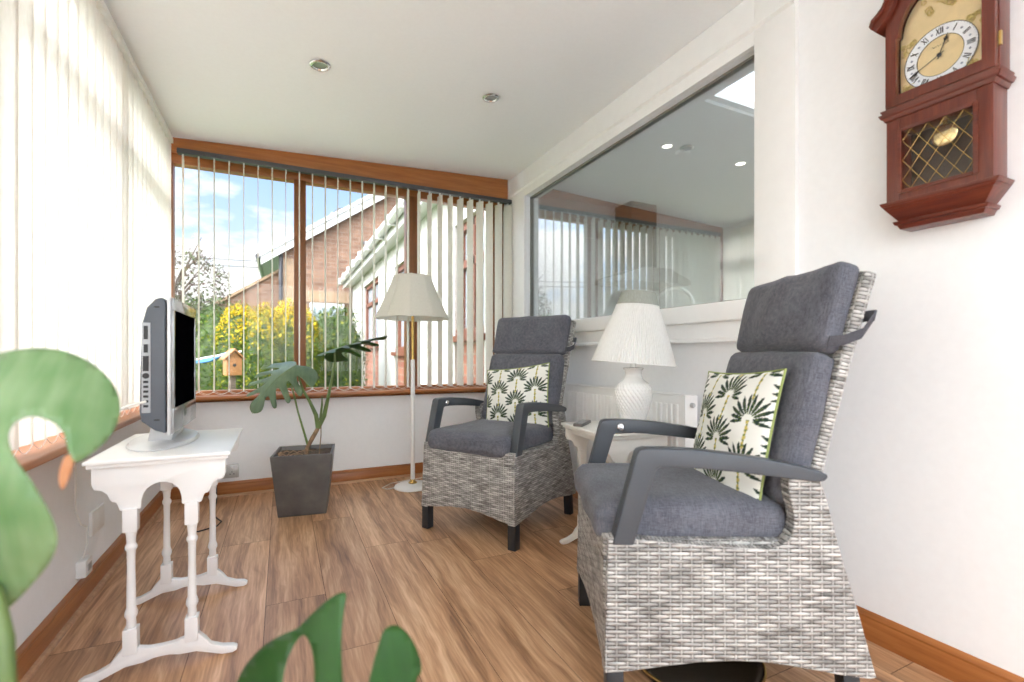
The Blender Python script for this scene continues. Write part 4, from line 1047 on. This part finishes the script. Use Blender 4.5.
# dial plate, ring, centre, corner ornaments, arch
M['gold'] = plain('pale gold dial', (.78, .62, .34), .32, .55, var=.06, scale=40)
M['goldorn'] = plain('cast gilt ornament', (.72, .58, .22), .3, .85, var=.25, scale=260, bstr=.9)
M['dialwhite'] = plain('silvered chapter ring', (.80, .83, .87), .3, .1)
M['ink'] = plain('black ink', (.015, .015, .02), .6)
di = MB().prism([(x * .99, zz(z)) for x, z in inner], 'y', -.062, -.058).build('dial_plate', M['gold'], ck)
zc = zz(1.722); cx = 0.0
def disc(r0, r1, y0, y1, n=72):
    m = MB(); vs = []
    for y in (y0, y1):
        for r in (r0, r1): vs += [(cx + r * math.cos(2 * PI * k / n), y, zc + r * math.sin(2 * PI * k / n)) for k in range(n)]
    fs = []
    for k in range(n):
        j = (k + 1) % n; fs += [(k, j, n + j, n + k), (2 * n + k, 3 * n + k, 3 * n + j, 2 * n + j), (n + k, n + j, 3 * n + j, 3 * n + k), (k, 2 * n + k, 2 * n + j, j)]
    return m.add(vs, fs)
disc(.052, .081, -.066, -.062).build('chapter_ring', M['dialwhite'], di)
disc(.0, .052, -.0645, -.062).build('dial_centre', M['gold'], di)
m = disc(.0515, .0525, -.0668, -.0655); m2 = disc(.0805, .0818, -.0668, -.0655); m.add(m2.v, m2.f); m.build('ring_line', M['ink'], di)
rom = ['XII', 'I', 'II', 'III', 'IV', 'V', 'VI', 'VII', 'VIII', 'IX', 'X', 'XI']
def stroke(m, p, q, w, mx): 
    d = Vector(q) - Vector(p); n = Vector((-d.y, d.x)).normalized() * w
    a = [Vector(p) + n, Vector(p) - n, Vector(q) - n, Vector(q) + n]
    m.add([(v.x, y, v.y) for y in (-.0674, -.0658) for v in a], [(0, 1, 2, 3), (7, 6, 5, 4), (0, 4, 5, 1), (1, 5, 6, 2), (2, 6, 7, 3), (3, 7, 4, 0)], mx)
for h, txt in enumerate(rom):
    wd = {'I': .0042, 'V': .009, 'X': .009}; tot = sum(wd[c] for c in txt); x = -tot / 2; m = MB()
    mx = Matrix.Translation((cx, 0, zc)) @ Matrix.Rotation(2 * PI * h / 12, 4, 'Y') @ Matrix.Translation((0, 0, .0665))
    H2 = .0085
    for ch in txt:
        w_ = wd[ch]
        if ch == 'I': stroke(m, (x + w_ / 2, -H2), (x + w_ / 2, H2), .0010, mx)
        elif ch == 'V': stroke(m, (x + .001, H2), (x + w_ / 2, -H2), .0011, mx); stroke(m, (x + w_ - .001, H2), (x + w_ / 2, -H2), .0006, mx)
        else: stroke(m, (x + .001, H2), (x + w_ - .001, -H2), .0011, mx); stroke(m, (x + w_ - .001, H2), (x + .001, -H2), .0006, mx)
        x += w_
    m.build('numeral', M['ink'], di)
m = MB()
for k in range(12):
    a = 2 * PI * (k + .5) / 12; m.lathe([(0, 0), (.0035, 0), (.0035, .001), (0, .001)], 4, Matrix.Translation((cx + .0665 * math.sin(a), -.066, zc + .0665 * math.cos(a))) @ Matrix.Rotation(PI / 2, 4, 'X'))
for k in range(60):
    a = 2 * PI * k / 60; mx = Matrix.Translation((cx, 0, zc)) @ Matrix.Rotation(a, 4, 'Y') @ Matrix.Translation((0, 0, .079)); stroke(m, (0, -.001), (0, .001), .0003, mx)
m.build('minute_marks', plain('blue grey ink', (.22, .26, .33), .6), di)
def hand(name, ang, L_, w, tail, y):
    m = MB(); p = [(-w * .4, -tail), (-w * .35, L_ * .62), (-w * 1.6, L_ * .74), (-w * .5, L_ * .88), (0, L_), (w * .5, L_ * .88), (w * 1.6, L_ * .74), (w * .35, L_ * .62), (w * .4, -tail)]
    m.prism(p, 'y', y - .001, y, Matrix.Translation((cx, 0, zc)) @ Matrix.Rotation(ang, 4, 'Y')); return m.build(name, M['ink'], di)
hand('hour_hand', math.radians(20.5), .054, .0030, .01, -.069)
hand('minute_hand', math.radians(246), .078, .0024, .012, -.071)
MB().lathe([(0, 0), (.005, 0), (.005, .005), (0, .006)], 16, Matrix.Translation((cx, -.068, zc)) @ Matrix.Rotation(PI / 2, 4, 'X')).build('hand_boss', M['ink'], di, smooth=True)
# maker's script and scroll ornaments
m = MB()
for k in range(7):
    xk = -.018 + k * .0055; m.tube([(xk, -.0655, zc + .026 + .003 * ((k + 1) % 2)), (xk + .002, -.0655, zc + .031), (xk + .004, -.0655, zc + .026), (xk + .0055, -.0655, zc + .0275)], .0004, 4)
m.build('maker_script', M['ink'], di)
m = MB()
for sx, sz in ((-1, -1), (1, -1), (-1, 1), (1, 1)):
    c0 = Vector((sx * .074, sz * .058 if sz > 0 else -.062))
    for q in range(9):
        rr_ = random.Random(q + 10 * sx + 3 * sz); ox, oz = rr_.uniform(-.016, .016), rr_.uniform(-.016, .016)
        m.tube([(c0.x + ox + .007 * (1 - t / 9) * math.cos(t * .9 + q), -.065, zc + c0.y + oz + .007 * (1 - t / 9) * math.sin(t * .9 + q)) for t in range(8)], .0016, 5)
m.build('corner_ornament', M['goldorn'], di, smooth=True)
m = MB()
for q in range(16):
    rr_ = random.Random(q + 77); a = rr_.uniform(.35, PI - .35); R_ = rr_.uniform(.35, .85)
    x_, z_ = .080 * R_ * math.cos(a), zz(1.828) + .09 * R_ * math.sin(a)
    m.tube([(x_ + .010 * (1 - t / 10) * math.cos(t * .9 + q), -.065, z_ + .010 * (1 - t / 10) * math.sin(t * .9 + q)) for t in range(9)], .0014, 5)
m.build('arch_scrollwork', M['goldorn'], di, smooth=True)

# ------------------------------------------------------------------ the garden and houses outside
struct(MB().box(-40, 40, -30, 70, -.42, -.30).build('ground', M['grass']), 'lawn outside')
struct(MB().box(-9, XL - .16, -12, 3.3, -.31, -.27).box(XL - .16, 8, -12, YB - .2, -.31, -.27).build('bounce_patio', plain('pale patio paving', (.72, .72, .72), .85, var=.06, scale=3), None), 'pale paving added beside and behind the room to bounce daylight in')  # unseen pale paving, added to reflect daylight up to the ceiling
hs = thing('brick_house', 'brick gabled house with white bargeboard beyond the hedge', 'house', (0, 14, -.3))
gz = .3
def rk(x): return 3.43 + (x + .48) * .687 + gz
gl_, gr_ = .014, 7.5
MB().prism([(gl_, 0), (gr_, 0), (gr_, rk(4.0) - .1), (4.0, rk(4.0) - .1), (gl_, rk(gl_) - .1)], 'y', 0, .3).build('gable_wall', M['brick'], hs)
MB().box(gl_ - .0, gl_ + .35, -.02, 0, 0, rk(gl_) - .3).build('quoin_strip', M['stone'], hs)
MB().prism([(-.50, rk(-.5) - .19), (4.0, rk(4.0) - .19), (4.0, rk(4.0) + .10), (-.5, rk(-.5) + .10)], 'y', -.22, -.16).prism([(-.53, rk(-.53) + .02), (4.0, rk(4) + .02), (4.0, rk(4.0) + .13), (-.53, rk(-.53) + .13)], 'y', -.28, -.16).build('bargeboard', M['upvc'], hs)
MB().prism([(-.5, rk(-.5) - .02), (4.0, rk(4.0) - .02), (4.0, rk(4.0) + .12), (-.5, rk(-.5) + .12)], 'y', -.16, 9).build('roof', M['slate'], hs)
MB().prism([(-.5, rk(-.5) - .10), (gl_, rk(gl_) - .10), (gl_, rk(gl_) - .04), (-.5, rk(-.5) - .04)], 'y', -.16, 9).build('soffit', M['blackpipe'], hs)
MB().tube([(-.56, y, rk(-.5) + .02) for y in (-.2, 3, 9)], .07, 8).build('eaves_gutter', M['blackpipe'], hs)
MB().tube([(gl_ - .05, -.06, rk(gl_) - .15), (gl_ - .05, -.06, 0)], .05, 8).build('drainpipe', M['blackpipe'], hs)
MB().prism([(-3.2, 0), (gl_, 0), (gl_, 3.5), (-1.37, 2.59), (-3.2, 1.4)], 'y', .32, .6).build('side_wing', M['brick'], hs)
MB().prism([(gl_, 3.5), (gl_, 3.58), (-1.37, 2.67), (-3.2, 1.48), (-3.2, 1.4), (-1.37, 2.59)], 'y', .26, .62).build('coping', M['stone'], hs)
dm = MB().prism([(1.42, 3.8), (6.0, 3.8), (6.0, 6.35), (1.55, 5.75), (1.42, 5.6)], 'y', 1.6, 5.0).build('dormer', M['slate'], hs)
MB().box(1.36, 1.42, 1.6, 3.6, 4.7, 5.6).build('window', M['upvc'], dm)
wf = MB().box(.66, 1.55, -.05, .05, 1.2, 2.62).build('window', M['upvc'], hs); MB().box(.74, 1.47, -.06, -.05, 1.3, 2.52).build('pane', M['extglass'], wf)
MB().box(.5, 1.75, -.04, .02, 2.64, 2.95).build('lintel', M['stone'], hs)
MB().box(2.0, 2.2, -.05, .01, 4.35, 4.42).build('vent', M['blackpipe'], hs)

ex = thing('rendered_extension', 'white rendered house side with brown windows and white gutter', 'house', (1.69, 0, -.3))
ya, yb = 3.80, 13.5; ez = 2.72 + .3
bays = [(4.10, 4.95, 1.10, 2.30), (6.70, 8.05, .95, 2.36), (9.5, 11.4, 1.1, 2.46)]
m = MB(); y = ya
for b0, b1, z0, z1 in bays:
    m.box(0, .25, y, b0, 0, ez); m.box(0, .25, b0, b1, z1 + .3, ez); y = b1
m.box(0, .25, y, yb, 0, ez); m.box(0, 5, yb - .2, yb, 0, ez); m.build('wall', M['render'], ex)
for b0, b1, z0, z1 in bays:
    MB().box(.04, .25, b0, b1, 0, z0 + .3).build('brick_apron', M['brickred'], ex)
    w = MB(); zb, zt = z0 + .3, z1 + .3
    w.box(.02, .14, b0, b1, zb, zb + .08); w.box(.05, .14, b0, b1, zt - .08, zt); w.box(.05, .14, b0, b0 + .08, zb, zt); w.box(.05, .14, b1 - .08, b1, zb, zt)
    w.box(.05, .14, b0, b1, zt - .48, zt - .40); w.box(.05, .14, (b0 + b1) / 2 - .05, (b0 + b1) / 2 + .05, zb, zt)
    wo = w.build('window', M['browntimber'], ex); MB().box(.10, .11, b0, b1, zb, zt).build('pane', M['extglass'], wo)
    MB().box(-.05, .1, b0 - .05, b1 + .05, zb - .06, zb).build('window_sill', M['browntimber'], ex)
MB().box(-.20, .25, ya, yb + .1, ez, ez + .03).build('soffit', M['upvc'], ex); MB().box(-.22, -.20, ya, yb + .1, ez - .04, ez + .17).build('fascia', M['upvc'], ex)
m = MB(); m.tube([(-.29, y, ez + .12) for y in (ya, 8, yb + .15)], .065, 10)
y = ya + .4
while y < yb: m.box(-.37, -.2, y, y + .05, ez + .04, ez + .19); y += .9
m.build('gutter', M['upvc'], ex)
MB().prism([(-.25, ez + .16), (5, ez + 1.1), (5, ez + 1.2), (-.25, ez + .22)], 'y', ya, yb).build('roof', M['slate'], ex)

def leafball(name, label, cat, blobs, n, size, mats, seed, trunk=None, core=None, split=None):
    t = thing(name, label, cat, (blobs[0][0], blobs[0][1], -.3)); rn = random.Random(seed); base = Vector(t.location)
    per = {}
    tot = sum(b[3] * b[5] for b in blobs)
    for bx, by, bz, rx, ry, rz_ in blobs:
        for i in range(int(n * rx * rz_ / tot)):
            d = Vector((rn.gauss(0, 1), rn.gauss(0, 1), rn.gauss(0, 1))).normalized(); k = rn.uniform(.80, 1.03) * (1 + .10 * noise.noise(d * 3 + Vector((bx, by, seed))))
            p = Vector((bx + d.x * rx * k, by + d.y * ry * k, bz + d.z * rz_ * k))
            if p.z < -.28: continue
            mi = split(p, rn) if split else 0
            mb = per.setdefault(mi, MB())
            a = Vector((rn.gauss(0, 1), rn.gauss(0, 1), rn.gauss(0, 1))).normalized(); b = a.cross(d + Vector((.01, .02, .03))).normalized(); s = size * rn.uniform(.6, 1.3)
            q = p - base
            mb.add([q - a * s, q + b * s * .45, q + a * s, q - b * s * .45], [(0, 1, 2, 3)])
    for mi, mb in per.items(): tag(mb.build('foliage', mats[mi], t), kind='stuff')
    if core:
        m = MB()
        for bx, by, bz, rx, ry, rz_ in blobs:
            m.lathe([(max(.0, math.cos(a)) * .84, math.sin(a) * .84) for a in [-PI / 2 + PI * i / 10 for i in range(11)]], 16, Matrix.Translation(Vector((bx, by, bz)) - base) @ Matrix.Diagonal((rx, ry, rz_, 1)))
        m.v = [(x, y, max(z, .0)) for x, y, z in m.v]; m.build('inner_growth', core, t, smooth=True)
    if trunk: trunk(t)
    return t
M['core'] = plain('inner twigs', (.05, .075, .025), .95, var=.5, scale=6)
hb = [(x, 8.8 + .15 * math.sin(x * 5), .66, .42, .45, 1.06 + .05 * math.sin(x * 9)) for x in (-.95, -.6, -.25, .1, .45, .72, .92)]
leafball('hedge', 'dense green hedge below the brick gable', 'hedge', hb, 26000, .032, [M['fol_green'], M['fol_lime']], 11, core=M['core'], split=lambda p, r: 1 if r.random() < .22 else 0)
yb_ = [(x, 7.70 + .08 * math.sin(x * 7), .75, .34, .34, .88 + .05 * math.cos(x * 8)) for x in (-.55, -.25, .05, .25)]
leafball('golden_conifer', 'golden yellow topped conifer bush in front of the hedge', 'bush', yb_, 30000, .024, [M['fol_yellow'], M['fol_lime'], M['fol_green']], 12, core=M['core'], split=lambda p, r: (0 if r.random() < (p.z - .95) * 1.5 else (1 if r.random() < .55 else 2)))
lb = [(x, 10.1, .75, .5, .5, 1.15 + .1 * math.sin(x * 4)) for x in (-2.3, -1.9, -1.5, -1.15)]
leafball('shrub', 'grey green shrub at the left edge of the garden', 'shrub', lb, 7000, .045, [M['fol_grey'], M['fol_green']], 13, core=M['core'], split=lambda p, r: int(r.random() < .3))
def tr_trunk(t):
    m = MB(); rn = random.Random(3)
    m.tube([(0, 0, 0), (.05, 0, 1.2), (.0, .05, 2.2)], [.12, .10, .07], 8)
    for i in range(26):
        a = rn.uniform(0, 2 * PI); h = rn.uniform(1.3, 2.6); r = rn.uniform(.6, 1.25)
        m.tube([(0, 0, h - .3), (r * .5 * math.cos(a), r * .5 * math.sin(a), h + .35), (r * math.cos(a), r * math.sin(a), h + rn.uniform(.4, 1.0))], [.035, .02, .006], 6)
    m.build('trunk', M['bark'], t, smooth=True)
leafball('tree', 'thin bronze leaved tree at the left behind the shrub', 'tree', [(-2.15, 12.0, 2.35, 1.2, 1.0, .85), (-2.7, 12.0, 1.9, .9, .9, .9)], 4200, .042, [M['fol_purple'], M['fol_grey']], 14, trunk=tr_trunk, split=lambda p, r: int(r.random() < .35))

bh = thing('bird_house', 'orange wooden bird house on a post in the garden', 'bird house', (-.49, 6.0, -.3), math.radians(20))
MB().box(-.075, .075, -.07, .07, .98, 1.16).build('box', M['birdwood'], bh, bevel=.004)
MB().prism([(-.10, 1.15), (0, 1.25), (.10, 1.15), (.10, 1.165), (0, 1.27), (-.10, 1.165)], 'y', -.1, .1).prism([(-.07, 1.16), (.07, 1.16), (0, 1.235)], 'y', -.068, .068).build('roof', M['birdwood'], bh)
MB().lathe([(0, 0), (.018, 0), (.018, .004), (0, .004)], 16, Matrix.Translation((0, -.069, 1.09)) @ Matrix.Rotation(PI / 2, 4, 'X')).build('entrance_hole', M['tvblack'], bh)
MB().box(-.025, .025, -.025, .025, 0, .98).build('post', M['bark'], bh)
aw = thing('garden_parasol', 'blue cloth awning on poles at the left of the bird house', 'awning', (-.84, 6.5, -.3))
m = MB(); ns = 8
vs = [(-.35 + .72 * i / ns, -.25 + .5 * j / ns, 1.13 + .03 * math.sin(i * 1.1) + .10 * i / ns - .04 * abs(j - 4) / 4) for j in range(ns + 1) for i in range(ns + 1)]
m.add(vs, [(j * (ns + 1) + i, j * (ns + 1) + i + 1, (j + 1) * (ns + 1) + i + 1, (j + 1) * (ns + 1) + i) for j in range(ns) for i in range(ns)])
o = m.build('canopy', M['blue'], aw, smooth=True); md = o.modifiers.new('thickness', 'SOLIDIFY'); md.thickness = .006
MB().tube([(-.35, -.26, 1.08), (.42, -.26, 1.24)], .012, 8).build('front_bar', M['upvc'], aw)
MB().tube([(-.3, .2, 0), (-.3, .2, 1.12)], .015, 8).tube([(.3, .2, 0), (.3, .2, 1.2)], .015, 8).build('poles', M['blackpipe'], aw)
for k, (z0, z1) in enumerate(((5.35, 5.75), (5.0, 5.38))):
    o = MB().tube([(-14 + 24 * t, 24 - k * .5, z0 + (z1 - z0) * t - .5 * (1 - (2 * t - 1) ** 2)) for t in [i / 16 for i in range(17)]], .018, 6).build('overhead_cable', M['blackpipe'])
    tag(o, ('upper', 'lower')[k] + ' of two thin overhead cables crossing the sky', 'cable', 'overhead cables')

# ------------------------------------------------------------------ light, sky, camera
W = bpy.data.worlds.new('sky'); S.world = W; W.use_nodes = True; nt = W.node_tree; nt.nodes.clear()
class WT(NT):
    def __init__(s): s.t = nt
wt_ = WT(); outw = wt_.n('ShaderNodeOutputWorld'); bg = wt_.n('ShaderNodeBackground')
d = wt_.n('ShaderNodeTexCoord').outputs['Generated']
sep = wt_.n('ShaderNodeSeparateXYZ'); wt_.l(d, sep.inputs[0])
grad = wt_.ramp(sep.outputs[2], [(0.0, (.80, .86, .95)), (.14, (.62, .77, .97)), (.40, (.30, .52, .90)), (1, (.16, .34, .72))])
cn = wt_.noise(wt_.mapping(d, (2.2, 2.2, 5.5), (.35, .1, .22)), 1.6, 7, .55)
band = wt_.math('SUBTRACT', cn, wt_.math('MULTIPLY', wt_.math('SUBTRACT', sep.outputs[2], .18), .55))
cl = wt_.ramp(band, [(.40, (0, 0, 0)), (.50, (1, 1, 1))])
col = wt_.mix(cl, grad, (1.0, 1.0, 1.0))
sunv = Vector((-.80, -.42, .50)).normalized()
dp = wt_.n('ShaderNodeVectorMath', operation='DOT_PRODUCT'); wt_.l(d, dp.inputs[0]); dp.inputs[1].default_value = Vector((-.50, -.36, .80)).normalized()
glow = wt_.ramp(dp.outputs['Value'], [(.05, (0, 0, 0)), (.9, (1, 1, 1))])
SKY, GLOW = 1.35, 9.0
col = wt_.mix(glow, col, (.93, .97, 1.0))
stv = wt_.math('ADD', SKY, wt_.math('MULTIPLY', glow, GLOW))
wt_.l(col, bg.inputs[0]); wt_.l(stv, bg.inputs[1]); wt_.l(bg.outputs[0], outw.inputs[0])
su = bpy.data.lights.new('sun', 'SUN'); su.energy = 2.6; su.angle = math.radians(8); su.color = (1, .97, .92)
so_ = bpy.data.objects.new('sun', su); COL.objects.link(so_); so_.rotation_euler = (-sunv).to_track_quat('-Z', 'Y').to_euler()
def portal(loc, rot, sx, sy):
    l = bpy.data.lights.new('portal', 'AREA'); l.shape = 'RECTANGLE'; l.size = sx; l.size_y = sy; l.cycles.is_portal = True
    o = bpy.data.objects.new('daylight_portal', l); COL.objects.link(o); o.location = loc; o.rotation_euler = rot
portal((.51, YB - .2, 1.06), (PI / 2, 0, PI), 2.2, 2.13)   # faces +y
portal((.55, YF + .14, 1.38), (PI / 2, 0, 0), 2.3, 1.45)     # faces -y
portal((XL - .14, 1.0, 1.39), (PI / 2, 0, PI / 2), 5.0, 1.45)  # faces +x
portal(((rx0 + rx1) / 2, (ry0_ + ry1_) / 2, ceil_z(.5) + .16), (0, 0, 0), rx1 - rx0, ry1_ - ry0_)
portal(((sx0 + sx1) / 2, (sy0 + sy1) / 2, kz + .14), (0, 0, 0), sx1 - sx0, sy1 - sy0)

cam = bpy.data.cameras.new('camera'); co = bpy.data.objects.new('camera', cam); COL.objects.link(co)
co.location = (0, 0, CAMH); co.rotation_euler = (PI / 2, 0, -YAW)
cam.sensor_width = 36; cam.lens = FPX / 1024 * 36; cam.shift_y = (CY - 341) / 1024; cam.clip_start = .02
cam.dof.use_dof = True; cam.dof.focus_distance = 2.2; cam.dof.aperture_fstop = 2.1
S.camera = co
S.view_settings.view_transform = 'Standard'; S.view_settings.look = 'None'; S.view_settings.gamma = 1
S.view_settings.use_curve_mapping = False; S.view_settings.exposure = 0.04
S.cycles.use_denoising = True; S.cycles.max_bounces = 10; S.cycles.diffuse_bounces = 6; S.cycles.transparent_max_bounces = 12
S.cycles.sample_clamp_indirect = 8; S.cycles.caustics_reflective = False; S.cycles.caustics_refractive = False
